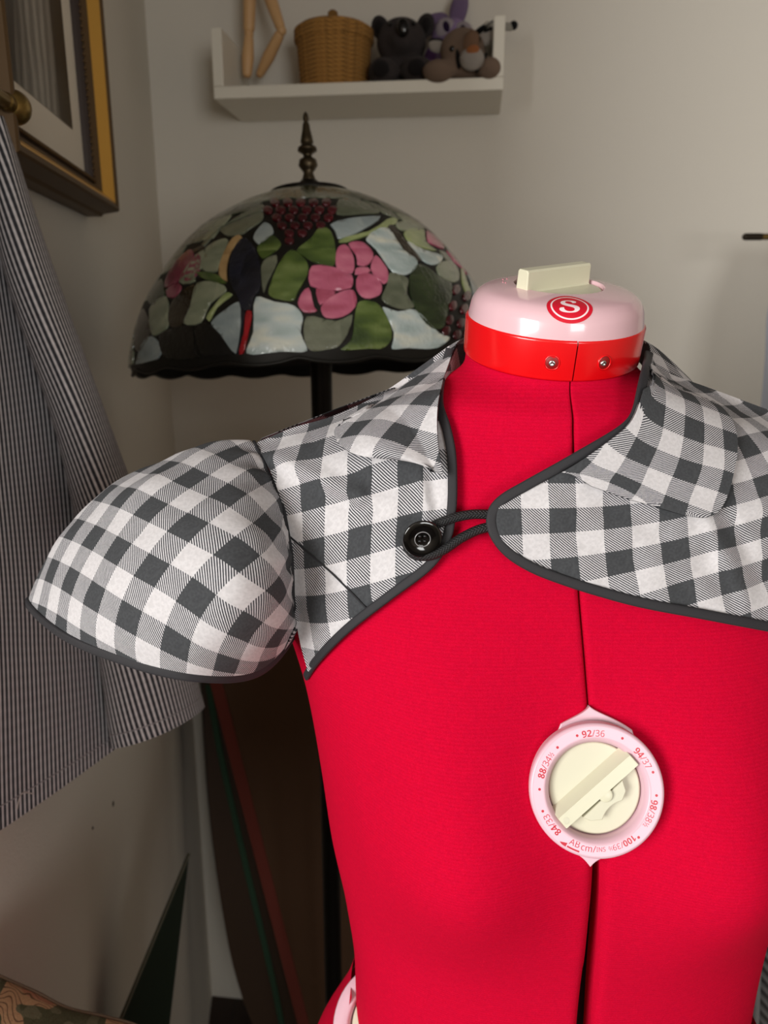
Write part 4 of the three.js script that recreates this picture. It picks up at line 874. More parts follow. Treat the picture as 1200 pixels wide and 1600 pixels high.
  const fin = lathe([[0, HTOP + 0.102], [0.003, HTOP + 0.098], [0.004, HTOP + 0.093], [0.0028, HTOP + 0.089], [0.0045, HTOP + 0.086], [0.0052, HTOP + 0.080], [0.0075, HTOP + 0.070], [0.0085, HTOP + 0.064], [0.0065, HTOP + 0.061], [0.012, HTOP + 0.058], [0.0125, HTOP + 0.054], [0.006, HTOP + 0.050], [0.0055, HTOP + 0.046], [0.011, HTOP + 0.043], [0.0125, HTOP + 0.036], [0.009, HTOP + 0.031], [0.0062, HTOP + 0.027], [0.0085, HTOP + 0.020], [0.010, HTOP + 0.016], [0, HTOP + 0.014]], 40);
  part(lamp, 'finial', fin.applyMatrix4(M), bronze);
  const bx = rimC.x + 0.004, bz = rimC.z;
  const pole = lathe([[0, 0], [0.115, 0], [0.12, 0.008], [0.115, 0.018], [0.05, 0.030], [0.022, 0.05], [0.014, 0.07], [0.0145, rimC.y + 0.16 - FLOOR], [0, rimC.y + 0.16 - FLOOR]], 48); pole.translate(bx, FLOOR, bz);
  part(lamp, 'pole', pole, darkMetal);
  for (const s of [-1, 1]) { const g = tube([V(bx + s * 0.012, rimC.y + 0.10, bz + 0.01), V(bx + s * 0.05, rimC.y + 0.11, bz), V(bx + s * 0.07, rimC.y + 0.07, bz)], 0.005, 20, 8); const b = lathe([[0, 0], [0.017, 0], [0.019, -0.03], [0.015, -0.045], [0, -0.045]], 20); b.translate(bx + s * 0.07, rimC.y + 0.072, bz); part(lamp, 'lamp_holder', mergeGeometries([g, b].map((q) => q.index ? q.toNonIndexed() : q)), darkMetal); }
}

// ------------------------------------------------------------------ wall shelf and what stands on it
const SHELF_DEPTH = 0.17, shelfT = 0.0205;
const sA = onBack(334, 155, SHELF_DEPTH), sB = onBack(786, 140, SHELF_DEPTH);
const shelfY = (sA.y + sB.y) / 2, shelfTop = shelfY + shelfT;
const sLen = Math.hypot(sB.x - sA.x, sB.z - sA.z);
const fromShelf = (s, h, off) => V(sA.x, 0, sA.z).addScaledVector(backDir, s).addScaledVector(backNormal, off - SHELF_DEPTH).setY(shelfTop + h); // along, above the board, out from the wall
const shelfM = new THREE.Matrix4().makeBasis(backDir, V(0, 1, 0), backNormal);
const turned = (g, p) => g.applyMatrix4(shelfM.clone().setPosition(p));
{
  const shelf = thing('wall_shelf', fromShelf(sLen / 2, -shelfT, 0), 'white U shaped wall shelf with toys and a basket on it', 'shelf');
  const m = phys({ color: new THREE.Color(0.74, 0.70, 0.60), roughness: 0.4 });
  part(shelf, 'board', turned(box(sLen, shelfT, SHELF_DEPTH - 0.001, 0.002), fromShelf(sLen / 2, -shelfT / 2, SHELF_DEPTH / 2 + 0.0005)), m);
  for (const s of [0, 1]) part(shelf, 'end_panel', turned(box(shelfT * 0.95, 0.094, SHELF_DEPTH - 0.001, 0.002), fromShelf(s ? sLen - shelfT * 0.475 : shelfT * 0.475, 0.047, SHELF_DEPTH / 2 + 0.0005)), m);
}
const along = (px) => { const p = onBack(px, 130, SHELF_DEPTH * 0.6); return p.clone().sub(V(sA.x, p.y, sA.z)).dot(backDir); };
{ // wooden artist's figure: both legs, the rest above the frame
  const pale = texture(256, (u, v) => { const g = vnoise(u * 60, v * 3, 60, 24) * 0.6 + vnoise(u * 20, v * 2, 20, 25) * 0.4; return [188 + 26 * g, 146 + 26 * g, 98 + 24 * g]; });
  const wood = std({ map: rep(pale, 3, 1), roughness: 0.5 });
  const at = (px, py, off = 0.085) => onBack(px, py, off);
  const fig = thing('wooden_figure', at(390, 131).setY(shelfTop), 'jointed wooden artist figure standing with one knee bent on the shelf', 'wooden figure');
  const limb = (a, b, r0, r1, r2) => { const L = a.distanceTo(b), g = lathe([[0, 0], [r0 * 0.7, 0.001], [r0, L * 0.08], [r1, L * 0.45], [r2, L * 0.9], [r2 * 0.7, L], [0, L]], 24); g.applyQuaternion(new THREE.Quaternion().setFromUnitVectors(V(0, 1, 0), b.clone().sub(a).normalize())); return g.translate(a.x, a.y, a.z); };
  const ball = (p, r) => { const s = new THREE.SphereGeometry(r, 20, 14); return s.translate(p.x, p.y, p.z); };
  const hipL = at(391, -46), hipR = at(407, -46), kneeL = at(389, 53), kneeR = at(440, 48, 0.12), ankL = at(386, 122), ankR = at(404, 120, 0.075);
  part(fig, 'thigh', limb(kneeL, hipL, 0.0105, 0.0115, 0.0115), wood); part(fig, 'thigh', limb(kneeR, hipR, 0.009, 0.0115, 0.012), wood);
  part(fig, 'shin', limb(ankL, kneeL, 0.0085, 0.0115, 0.009), wood); part(fig, 'shin', limb(ankR, kneeR, 0.0075, 0.011, 0.009), wood);
  for (const p of [kneeL, kneeR]) part(fig, 'knee_joint', ball(p, 0.0088), wood);
  for (const p of [ankL, ankR]) { const f = new THREE.SphereGeometry(0.011, 20, 12); f.scale(0.85, 0.62, 1.7); f.translate(p.x, shelfTop + 0.0068, p.z + 0.008); part(fig, 'foot', f, wood); }
  const hip = hipL.clone().lerp(hipR, 0.5);
  part(fig, 'pelvis', (() => { const s = new THREE.SphereGeometry(0.02, 24, 16); s.scale(1.1, 0.8, 0.8); return s.translate(hip.x, hip.y + 0.012, hip.z); })(), wood);
  part(fig, 'chest', (() => { const s = new THREE.SphereGeometry(0.028, 24, 16); s.scale(1, 1.3, 0.75); return s.translate(hip.x, hip.y + 0.062, hip.z); })(), wood);
  part(fig, 'head', (() => { const s = new THREE.SphereGeometry(0.017, 24, 16); s.scale(0.85, 1.25, 0.95); return s.translate(hip.x, hip.y + 0.125, hip.z); })(), wood);
  for (const s of [-1, 1]) part(fig, 'arm', limb(hip.clone().add(V(s * 0.045, -0.005, 0)), hip.clone().add(V(s * 0.03, 0.085, 0)), 0.006, 0.0085, 0.009), wood);
}
{ // lidded basket, coil upon coil
  const c = onBack(523, 128, 0.09).setY(shelfTop), r = 0.0655, bas = thing('lidded_basket', c, 'round brown woven basket with a knobbed lid on the shelf', 'basket');
  const straw = texture(256, (u, v, i, j) => { const n = vnoise(u * 60, v * 12, 60, 71), m = vnoise(u * 20, v * 30, 60, 72), t = ((u * 30 + v * 6) % 1); return [128 + 66 * n + 26 * m - (t < 0.2 ? 44 : 0), 92 + 50 * n + 18 * m - (t < 0.2 ? 34 : 0), 44 + 26 * n + 8 * m - (t < 0.2 ? 18 : 0)]; });
  const strawB = texture(256, (u, v) => { const t = ((u * 30 + v * 6) % 1); return 255 * Math.pow(Math.sin(Math.PI * t), 0.7); }, false);
  const sm = std({ map: rep(straw, 2, 1), bumpMap: rep(strawB, 2, 1), bumpScale: 0.0016, roughness: 0.85 });
  const coil = (y, rr, t) => { const g = new THREE.TorusGeometry(rr, t, 10, 72); g.rotateX(Math.PI / 2); return g.translate(c.x, y, c.z); };
  const core = lathe([[0, 0.001], [r * 0.9, 0.001], [r * 0.985, 0.085], [0, 0.085]], 48).translate(c.x, c.y, c.z);
  const bodyM = part(bas, 'basket_body', core, sm);
  for (let i = 0; i < 12; i++) part(bas, 'coil', coil(c.y + 0.0046 + i * 0.0072, r * (0.9 + 0.085 * i / 11), 0.0044), sm, bodyM);
  const lid = part(bas, 'lid', lathe([[0, 0.0], [r + 0.001, 0.0], [r + 0.001, 0.016], [r * 0.8, 0.022], [0, 0.026]], 48).translate(c.x, c.y + 0.086, c.z), sm);
  for (let i = 0; i < 3; i++) part(bas, 'coil', coil(c.y + 0.088 + i * 0.0068, r + 0.0035, 0.0042), sm, lid);
  for (let i = 0; i < 7; i++) part(bas, 'coil', coil(c.y + 0.106 + i * 0.0008, r * (0.95 - i * 0.125), 0.0042), sm, lid);
  part(bas, 'lid_knob', lathe([[0, 0], [0.006, 0], [0.0055, 0.004], [0.009, 0.008], [0.009, 0.012], [0.005, 0.0155], [0, 0.016]], 24).translate(c.x, c.y + 0.1135, c.z + 0.03), sm, lid);
}
const furBump = rep(grainTex, 40);
const plush = (c, s = 1) => phys({ color: c, roughness: 1, specularIntensity: 0.1, sheen: 0.35, sheenRoughness: 0.6, sheenColor: c.clone().lerp(hex(0xffffff), 0.25), bumpMap: furBump, bumpScale: 0.0022 });
const gloss = phys({ color: 0x070606, roughness: 0.1 });
const unit = 1.49 / FOCAL; // metres for one photograph pixel at the shelf
const blobAt = (c, px, py, z) => c.clone().addScaledVector(backDir, px * unit).addScaledVector(backNormal, z).add(V(0, -py * unit, 0));
function ellip(p, r, turn) { const g = new THREE.SphereGeometry(1, 28, 20); g.scale(r[0] * unit, r[1] * unit, r[2] * unit); if (turn) g.rotateZ(turn); return g.applyMatrix4(shelfM.clone().setPosition(p)); }
{ // dark grey bear with large ears, sitting with its feet forward
  const c = onBack(630, 124, 0.085).setY(shelfTop), grey = plush(new THREE.Color(0.055, 0.045, 0.043)), dark = plush(new THREE.Color(0.022, 0.018, 0.018));
  const t = thing('plush_bear', c, 'dark grey plush bear with round ears sitting between the basket and other toys', 'soft toy');
  const q = (x, y, z) => blobAt(c, x, y * 1.13, z);
  const S = (p, x, y, z) => ({ c: p, r: [x * unit, y * unit, z * unit] });
  const g = skin([S(q(-2, -58, 0.01), 36, 32, 30), S(q(0, -24, -0.005), 36, 30, 30), S(q(-26, -17, 0.045), 21, 19, 24), S(q(24, -17, 0.045), 24, 19, 24), S(q(2, -54, 0.045), 16, 15, 14)], q(-60, 4, -0.05), q(60, -100, 0.09), 56, 0.012);
  part(t, 'body', g, grey);
  for (const [x, a] of [[-34, 0.35], [32, -0.3]]) { const e = part(t, 'ear', ellip(q(x, -78, 0.0), [13, 17, 7], a), grey); part(t, 'inner_ear', ellip(q(x, -77, 0.0065), [8, 11, 4], a), dark, e); }
  part(t, 'nose', ellip(q(4, -62, 0.066), [9, 12, 6]), gloss);
  for (const x of [-16, 18]) part(t, 'eye', ellip(q(x, -72, 0.043), [3, 3, 3]), gloss);
  for (const x of [-26, 24]) part(t, 'foot_pad', ellip(q(x, -16, 0.0735), [12, 11, 3]), dark);
}
{ // purple toy with tall ears, pale face and large dark eyes
  const c = onBack(700, 124, 0.045).setY(shelfTop), lilac = plush(new THREE.Color(0.29, 0.20, 0.36)), pale = plush(new THREE.Color(0.58, 0.50, 0.54)), violet = plush(new THREE.Color(0.30, 0.14, 0.42)), navy = plush(new THREE.Color(0.03, 0.03, 0.05));
  const t = thing('plush_toy', c, 'purple plush toy with tall ears and a pale face, behind the brown one', 'soft toy');
  const q = (x, y, z) => blobAt(c, x, y * 0.98, z), S = (p, x, y, z) => ({ c: p, r: [x * unit, y * unit, z * unit] });
  part(t, 'body', skin([S(q(4, -84, 0.0), 30, 25, 24), S(q(-6, -38, -0.005), 24, 38, 22), S(q(-14, -50, 0.008), 18, 22, 20)], q(-50, 4, -0.05), q(50, -120, 0.06), 52, 0.012), lilac);
  part(t, 'ear', ellip(q(14, -122, -0.004), [13, 26, 8], -0.25), lilac); part(t, 'ear', ellip(q(-26, -104, -0.004), [26, 13, 8], 0.35), lilac);
  for (const [x, y] of [[-4, -90], [21, -84]]) { const f = part(t, 'face_patch', ellip(q(x, y, 0.021), [15, 15, 8]), pale); part(t, 'eye', ellip(q(x + 1, y - 1, 0.0295), [5, 7.5, 2.5], 0.3), plush(new THREE.Color(0.035, 0.015, 0.06)), f); }
  part(t, 'beak', ellip(q(10, -78, 0.029), [2.5, 6, 3]), violet);
  part(t, 'vest', ellip(q(-20, -52, 0.02), [15, 17, 10]), violet); part(t, 'arm', ellip(q(-22, -26, 0.022), [15, 20, 12]), navy);
}
{ // brown wild cat lying with its paws over the edge
  const c = onBack(722, 124, 0.12).setY(shelfTop), tan = plush(new THREE.Color(0.21, 0.145, 0.105)), white = plush(new THREE.Color(0.56, 0.50, 0.44)), black = plush(new THREE.Color(0.012, 0.01, 0.01)), orange = plush(new THREE.Color(0.55, 0.20, 0.07)), ginger = plush(new THREE.Color(0.30, 0.17, 0.10));
  const t = thing('plush_wildcat', c, 'brown plush wild cat with a white muzzle and orange nose, paws over the shelf edge', 'soft toy');
  const q = (x, y, z) => blobAt(c, x, y * 0.88, z + 0.012), S = (p, x, y, z) => ({ c: p, r: [x * unit, y * unit, z * unit] });
  const U = unit;
  part(t, 'body', skin([S(q(0, -46, 0.012), 31, 28, 26), S(q(4, -26, 0.014), 28, 22, 24), S(q(6, -20, -0.04), 30, 20, 40), S(q(-32, -11, 0.035), 22, 15, 18), S(q(38, -13, 0.03), 17, 15, 18), S(q(8, -44, 0.036), 13, 14, 16)], q(-70, 20, -0.1), q(70, -90, 0.08), 60, 0.010), tan);
  for (const s of [0, 1]) { const a = [q(-36, -54, 0.012), q(32, -62, 0.012)][s]; const e = part(t, 'ear', ellip(a, [12, 9, 5], s ? 0.5 : -0.2), white); part(t, 'ear_tip', ellip(a.clone().add(V(0, 0.0075, -0.002)), [12, 4, 5.5], s ? 0.7 : -0.1), black, e); }
  part(t, 'nose_bridge', ellip(q(12, -46, 0.047), [11, 16, 12], -0.25), ginger);
  const mz = part(t, 'muzzle', ellip(q(14, -24, 0.048), [17, 15, 13]), white); part(t, 'nose', ellip(q(15, -33, 0.0605), [9, 6, 4], 0.2), orange, mz);
  for (const [x, y, a] of [[-5, -28, 0.1], [27, -20, -0.5]]) part(t, 'cheek_stripe', ellip(q(x, y, 0.0395), [4, 14, 7], a), black);
  for (const [x, y] of [[-13, -41], [21, -53]]) part(t, 'eye', ellip(q(x, y, 0.0395), [4.5, 4, 3.5]), gloss);
}
{ // black and white striped soft toy squeezed against the end of the shelf, its tail laid over the top
  const c = onBack(752, 124, 0.06).setY(shelfTop), white = plush(new THREE.Color(0.60, 0.57, 0.50)), black = plush(new THREE.Color(0.012, 0.012, 0.013));
  const t = thing('striped_toy', c, 'black and white striped soft toy with its tail over the shelf end', 'soft toy');
  const q = (x, y, z) => blobAt(c, x, y, z), S = (p, x, y, z) => ({ c: p, r: [x * unit, y * unit, z * unit] });
  part(t, 'body', skin([S(q(4, -40, 0), 13, 42, 22), S(q(8, -76, 0.01), 10, 18, 14)], q(-30, 6, -0.06), q(40, -130, 0.06), 48, 0.012), white);
  part(t, 'stripe', ellip(q(-4, -80, 0.012), [6, 15, 12], -0.9), black); part(t, 'stripe', ellip(q(-2, -30, 0.012), [5, 26, 14], 0.1), black);
  const pts = [q(8, -62, 0.02), q(9, -76, 0.028), q(15, -83.5, 0.03), q(28, -82.5, 0.03), q(40, -81, 0.03)];
  part(t, 'tail', tube(pts, 0.0065, 40, 12), white);
  part(t, 'tail_stripe', tube([q(3, -66, 0.026), q(5, -80, 0.028), q(14, -88, 0.027)], 0.004, 20, 10), black);
  part(t, 'tail_tip', ellip(q(44, -83, 0.03), [6, 6, 6]), black);
}

// ------------------------------------------------------------------ framed photograph on the left wall
{
  const dirL = V(JOINT[0] - CORNER[0], 0, -(JOINT[1] - CORNER[1])).normalize(); // from the corner towards the camera
  let nL = V(dirL.z, 0, -dirL.x); if (nL.x < 0) nL.negate();
  const plane = (px, py, off) => onPlane(px, py, cornerPoint.clone().addScaledVector(nL, off), nL);
  const T = 0.046, br = plane(190, 345, T), bl = plane(27, 238, T);
  const W = Math.hypot(br.x - bl.x, br.z - bl.z), Hh = 0.62, y0 = (br.y + bl.y) / 2;
  const o = V(bl.x, y0, bl.z).addScaledVector(nL, -T), X = V(br.x - bl.x, 0, br.z - bl.z).normalize();
  const fr = thing('picture_frame', o, 'black and white photograph in a carved gold frame on the left wall', 'picture');
  const M = new THREE.Matrix4().makeBasis(X, V(0, 1, 0), nL).setPosition(o);
  const gold = std({ color: 0xd6a44c, metalness: 0.6, roughness: 0.36 }), dark = std({ color: 0x2a1a10, roughness: 0.5, metalness: 0.2 }), brown = std({ color: 0x5a4428, roughness: 0.5, metalness: 0.4 });
  const mw = 0.052;
  // moulding: profile swept round four mitred sides; rows are [inward, height]
  const band = (rows) => { const gs = []; const cs = [[0, 0], [W, 0], [W, Hh], [0, Hh]]; for (let s = 0; s < 4; s++) { const a = cs[s], b = cs[(s + 1) % 4], c = [W / 2, Hh / 2]; const g = rows.map(([i, h]) => [a, b].map((p) => V(p[0] + Math.sign(c[0] - p[0]) * i, p[1] + Math.sign(c[1] - p[1]) * i, h))); gs.push(sheetGeo(g).toNonIndexed()); gs[s].computeVertexNormals(); } return mergeGeometries(gs).applyMatrix4(M); };
  const fm = part(fr, 'moulding', band([[0, 0.001], [0, 0.020], [0.003, 0.024], [0.006, T - 0.002], [0.008, T], [0.011, T], [0.015, T - 0.003]]), brown);
  tag(part(fr, 'gold_slope', band([[0.015, T - 0.003], [0.017, T - 0.003], [0.026, T - 0.015], [0.027, T - 0.016]]), gold), 'gold slope');
  part(fr, 'inner_slope', band([[0.027, T - 0.016], [0.029, T - 0.0155], [0.036, T - 0.024]]), brown);
  part(fr, 'dark_edge', band([[0.036, T - 0.024], [0.038, T - 0.022], [0.041, T - 0.023], [0.043, T - 0.027], [0.045, T - 0.032]]), dark);
  const beads = []; for (const [a, b, n] of [[[0, 0], [W, 0], 60], [[0, 0], [0, Hh], 80], [[W, 0], [W, Hh], 80]]) for (let i = 1; i < n; i++) { const s = new THREE.SphereGeometry(0.0024, 6, 5), x = a[0] + (b[0] - a[0]) * i / n, y = a[1] + (b[1] - a[1]) * i / n; s.translate(x + (a[0] === b[0] ? (x < W / 2 ? 1 : -1) * 0.0395 : 0), y + (a[1] === b[1] ? 0.0395 : 0), T - 0.0215); if (s && x > 0.038 && x < W - 0.038 || a[0] === b[0]) beads.push(s); }
  part(fr, 'beading', mergeGeometries(beads).applyMatrix4(M), brown);
  const mat = box(W - 0.085, Hh - 0.085, 0.004, 0.0005).translate(W / 2, Hh / 2, 0.012);
  part(fr, 'mount', mat.applyMatrix4(M), std({ color: new THREE.Color(0.74, 0.67, 0.56), roughness: 0.9 }));
  const pic = texture(512, (u, v) => {
    const x = u, y = v, n = vnoise(x * 8, y * 6, 64, 81) * 0.5 + vnoise(x * 24, y * 14, 64, 82) * 0.3 + vnoise(x * 60, y * 60, 64, 83) * 0.2;
    const cx = 0.50 + 0.10 * Math.sin(y * 2.2), w = 0.10 + 0.26 * (1 - y), d = Math.abs(x - cx) / w;
    let k = 26 + 26 * n;
    if (d < 1) k = 74 + 66 * (1 - d * d) + 34 * Math.sin((x - cx) * 60 + 6 * y + 4 * n) * (0.4 + 0.6 * n);
    if (x > 0.66 && y > 0.52) k = 62 + 30 * Math.sin((x * 0.4 + y) * 70) + 30 * n;
    if (x > 0.78 && y < 0.5) k = 14 + 12 * n;
    k += 14 * (hash2(u * 512, v * 512, 84) - 0.5);
    return [k * 1.02, k * 0.99, k * 0.93];
  });
  const ph = new THREE.PlaneGeometry(W - 0.175, Hh - 0.155); ph.translate(W / 2, Hh / 2 + 0.012, 0.0146);
  tag(part(fr, 'photograph', ph.applyMatrix4(M), std({ map: pic, roughness: 0.35 })), 'dark photograph of pale draped cloth');
}

// ------------------------------------------------------------------ curtain on its brass rod, left
const stripeTex = (a, b, n) => texture(256, (u, v, i, j) => { const t = (u * n) % 1, e = 0.5 + 0.5 * Math.tanh((Math.abs(t - 0.5) - 0.27) * 26), w = 12 * (hash2(i, j, 91) - 0.5) + 6 * Math.sin(j * 1.57); return a.map((q, k) => q + (b[k] - q) * (1 - e) + w); }, true, 64);
{
  const rodEnd = P(22, 168, 0.662), brass = std({ color: 0x8a7240, metalness: 0.9, roughness: 0.32 });
  const dir = V(JOINT[0] - CORNER[0], 0, -(JOINT[1] - CORNER[1])).normalize();
  const rod = thing('curtain_rod', rodEnd, 'brass curtain rod with a round ball end beside the framed photograph', 'curtain rod');
  const s = new THREE.SphereGeometry(0.0142, 36, 24); s.translate(rodEnd.x, rodEnd.y, rodEnd.z); part(rod, 'ball_end', s, brass);
  part(rod, 'collar', tube([rodEnd.clone().addScaledVector(dir, 0.0135), rodEnd.clone().addScaledVector(dir, 0.020)], 0.0074, 4, 24), brass);
  const far = rodEnd.clone().addScaledVector(dir, 0.20);
  part(rod, 'rod', tube([rodEnd.clone().addScaledVector(dir, 0.018), far], 0.0058, 8, 20), brass);
  const wallN = V(dir.z, 0, -dir.x); if (wallN.x < 0) wallN.negate();
  const bp = rodEnd.clone().addScaledVector(dir, 0.165), gap = bp.clone().sub(V(JOINT[0], 0, -JOINT[1])).setY(0).dot(wallN);
  part(rod, 'bracket', tube([bp.clone().add(V(0, -0.008, 0)), bp.clone().addScaledVector(wallN, -gap + 0.004).add(V(0, -0.014, 0))], 0.005, 8, 12), brass);

  const ctl = [
    [[-215, 60, .515], [-195, 78, .500], [-180, 95, .500], [-165, 110, .515], [-80, 150, .605], [-14, 176, .668], [-22, 178, .652], [-6, 178, .638], [8, 184, .655], [2, 188, .690]],
    [[-205, 420, .520], [-190, 420, .498], [-175, 420, .500], [-160, 420, .52], [-70, 425, .610], [30, 400, .695], [0, 400, .652], [28, 390, .630], [70, 384, .662], [58, 386, .720]],
    [[-200, 700, .525], [-185, 700, .500], [-172, 700, .504], [-155, 700, .525], [-30, 715, .632], [128, 690, .755], [90, 690, .700], [124, 670, .672], [168, 655, .716], [150, 670, .780]],
    [[-195, 1000, .535], [-180, 1000, .51], [-165, 1000, .515], [-150, 1000, .535], [0, 1010, .645], [195, 1010, .805], [150, 1005, .748], [210, 985, .720], [280, 965, .790], [262, 980, .860]],
    [[-195, 1400, .55], [-180, 1392, .53], [-165, 1384, .535], [-150, 1370, .55], [0, 1297, .655], [190, 1164, .80], [174, 1171, .765], [246, 1152, .760], [319, 1106, .842], [300, 1106, .910]],
  ].map((r) => r.map((p) => P(...p)));
  const R = 60, C = 200, g = refine(ctl, R, C);
  g.forEach((row, i) => row.forEach((p, j) => { const t = i / (R - 1), u = j / (C - 1); const w = 0.0022 * Math.sin(u * 46 + Math.sin(t * 3) * 1.5) * (1 - 0.5 * t) + 0.002 * noise3(p.x * 14, p.y * 7, p.z * 14); p.z += w; p.x += w * 0.4; }));
  // stripes lie at an even distance: on the outer fold from its far edge, on the inner panel from its near fold
  const JV = Math.round(5 / 9 * (C - 1)), J0 = Math.round(3 / 9 * (C - 1)), J1 = Math.round(8 / 9 * (C - 1));
  let sv = 0; const arc = (row, ref) => { const a = [0]; for (let j = 1; j < C; j++) a.push(a[j - 1] + row[j].distanceTo(row[j - 1])); return a.map((q) => q - a[ref]); };
  const uvA = [], uvB = []; g.forEach((row, i) => { if (i) sv += g[i][130].distanceTo(g[i - 1][130]); uvA.push(arc(row, J0).map((q) => [q / 0.0318, sv * 8])); uvB.push(arc(row, J1).map((q) => [q / 0.0318, sv * 8])); });
  const st = stripeTex([206, 201, 202], [50, 50, 55], 6);
  const cm = std({ map: st, roughness: 0.95, bumpMap: rep(weaveBump, 6), bumpScale: 0.0001 });
  const cur = thing('striped_curtain', V(rodEnd.x, rodEnd.y - 0.3, rodEnd.z), 'grey and white striped curtain gathered on the brass rod at the left edge', 'curtain');
  part(cur, 'inner_panel', sheetGeo(g.map((r) => r.slice(0, JV + 1)), uvA.map((r) => r.slice(0, JV + 1)), 0.0008), cm);
  part(cur, 'outer_fold', sheetGeo(g.map((r) => r.slice(JV)), uvB.map((r) => r.slice(JV)), 0.0008), cm);
  const hemRow = (k) => g[k].map((p) => p.clone());
  const path = hemRow(R - 3), q = path.map((p, i) => V(0, 0, 1));
  part(cur, 'hem_stitching', tube(path.filter((_, i) => i % 3 === 0).map((p) => p.clone().addScaledVector(V(0.35, 0.1, 1).normalize(), 0.0009)), 0.0005, 160, 6), std({ color: 0x9a9496, roughness: 0.9 }));
  const th = P(32, 1246, 0.655); part(cur, 'loose_thread', tube([P(52, 1240, .666), P(34, 1240, .652), P(29, 1252, .648), P(27, 1263, .648)], 0.0005, 24, 6), std({ color: 0xb8aca6, roughness: 0.9 }));
}

// ------------------------------------------------------------------ lower left: upholstered chair back, green mat; lower middle: tall brown things
const tapTex = texture(512, (u, v, i, j) => {
  const th = hash2(i >> 1, j, 101) - 0.5, n = vnoise(u * 5, v * 5, 5, 102), m = vnoise(u * 11, v * 11, 11, 103), warp = vnoise(u * 7, v * 7, 7, 104);
  const line = Math.sin((v * 26 + 3.2 * warp + 1.4 * m + u * 4) * Math.PI * 2);
  let c = [92, 94, 66];
  if (n > 0.64) { c = n > 0.76 ? [206, 150, 118] : [208, 170, 128]; if (line > 0.78) c = [128, 98, 70]; } else if (m > 0.62) c = [120, 120, 92];
  return c.map((q) => q + 44 * th * (n > 0.55 ? 0.5 : 1));
});
{
  // top of an armchair whose back stands under the picture
  const top = [[-58, 1492, .595], [-30, 1502, .60], [0, 1516, .605], [50, 1538, .61], [100, 1563, .615], [160, 1577, .62], [215, 1594, .62], [262, 1630, .62]].map((p) => P(...p));
  const base = V(-0.36, 0, -0.62);
  const ch = thing('armchair', V(top[4].x, FLOOR, top[4].z + 0.05), 'armchair covered in green and peach flowered tapestry, lower left corner', 'armchair');
  const grid = [], uv = [];
  top.forEach(() => 0);
  const c = curveOf(top), N = 40;
  const prof = [[-0.34, 0.13], [-0.12, 0.105], [-0.03, 0.088], [-0.006, 0.066], [0, 0.040], [-0.002, 0.014], [-0.009, -0.004], [-0.024, -0.010], [-0.12, -0.012], [-0.36, -0.012]]; // height, towards the room
  for (let i = 0; i < prof.length; i++) { grid.push([]); uv.push([]); for (let k = 0; k <= N; k++) { const p = c.getPoint(k / N); p.y += prof[i][0] - 0.004; p.z += prof[i][1]; p.x += prof[i][1] * 0.1; grid[i].push(p); uv[i].push([k / N * 0.7 * 3.2, i * 0.032 * 3.2]); } }
  const fine = refine(grid, 40, 80), fu = fine.map((r, i) => r.map((p, j) => [j / 79 * 2.4, i / 39 * 1.5]));
  part(ch, 'upholstery', sheetGeo(fine, fu, 0.004), std({ map: tapTex, bumpMap: rep(grainTex, 3), bumpScale: 0.002, roughness: 0.95 }));
  const pip = top.map((p) => p.clone().add(V(0.0, -0.004, 0.0))); 
  part(ch, 'piping', tube(grid[6].map((p) => p.clone().add(V(0, 0.000, -0.001))), 0.0014, 80, 8), std({ color: 0x6a5a48, roughness: 0.9 }));
  const yb = grid[9][20].y;
  const seat = box(0.16, 0.16, 0.24, 0.03).translate(ch.position.x, 0.42, ch.position.z + 0.05); part(ch, 'seat', metreUV(seat, 3), std({ map: tapTex, roughness: 0.95 }));
  for (const [x, z] of [[-0.05, -0.03], [0.05, -0.03], [-0.05, 0.13], [0.05, 0.13]]) part(ch, 'leg', box(0.035, 0.36 - FLOOR, 0.035, 0.004).translate(ch.position.x + x, (0.36 + FLOOR) / 2, ch.position.z + z), std({ color: 0x2c1c10, roughness: 0.5 }));
}
{
  // dark green sheet standing on one corner, leaning on the left wall
  const a = P(296, 1333, 1.05), b = P(184, 1605, .955), c = P(264, 1610, 1.052);
  const nrm = b.clone().sub(a).cross(c.clone().sub(a)).normalize(); if (nrm.z > 0) nrm.negate();
  const fall = V(0, -1, 0).addScaledVector(nrm, nrm.y).normalize(), ground = (p) => p.clone().addScaledVector(fall, (p.y - FLOOR - 0.004) / -fall.y);
  const b2 = b, bf = ground(b), cf = ground(c);
  const m = thing('cutting_mat', V(b2.x, FLOOR, b2.z), 'dark green mat with a pale edge leaning in the corner behind the armchair', 'mat');
  part(m, 'sheet', slab([a, b2, bf, cf, c], nrm.clone().multiplyScalar(0.003)), phys({ color: 0x0c1d10, roughness: 0.5 }));
  const e = a.clone().sub(b2).normalize(), side = e.clone().cross(nrm).normalize();
  part(m, 'edge', slab([a.clone().addScaledVector(side, -0.0035).addScaledVector(nrm, -0.0002), b2.clone().addScaledVector(side, -0.0035).addScaledVector(nrm, -0.0002), b2.clone().addScaledVector(nrm, -0.0002), a.clone().addScaledVector(nrm, -0.0002)], nrm.clone().multiplyScalar(0.0034)), std({ color: 0x5c5a4c, roughness: 0.7 }));
}
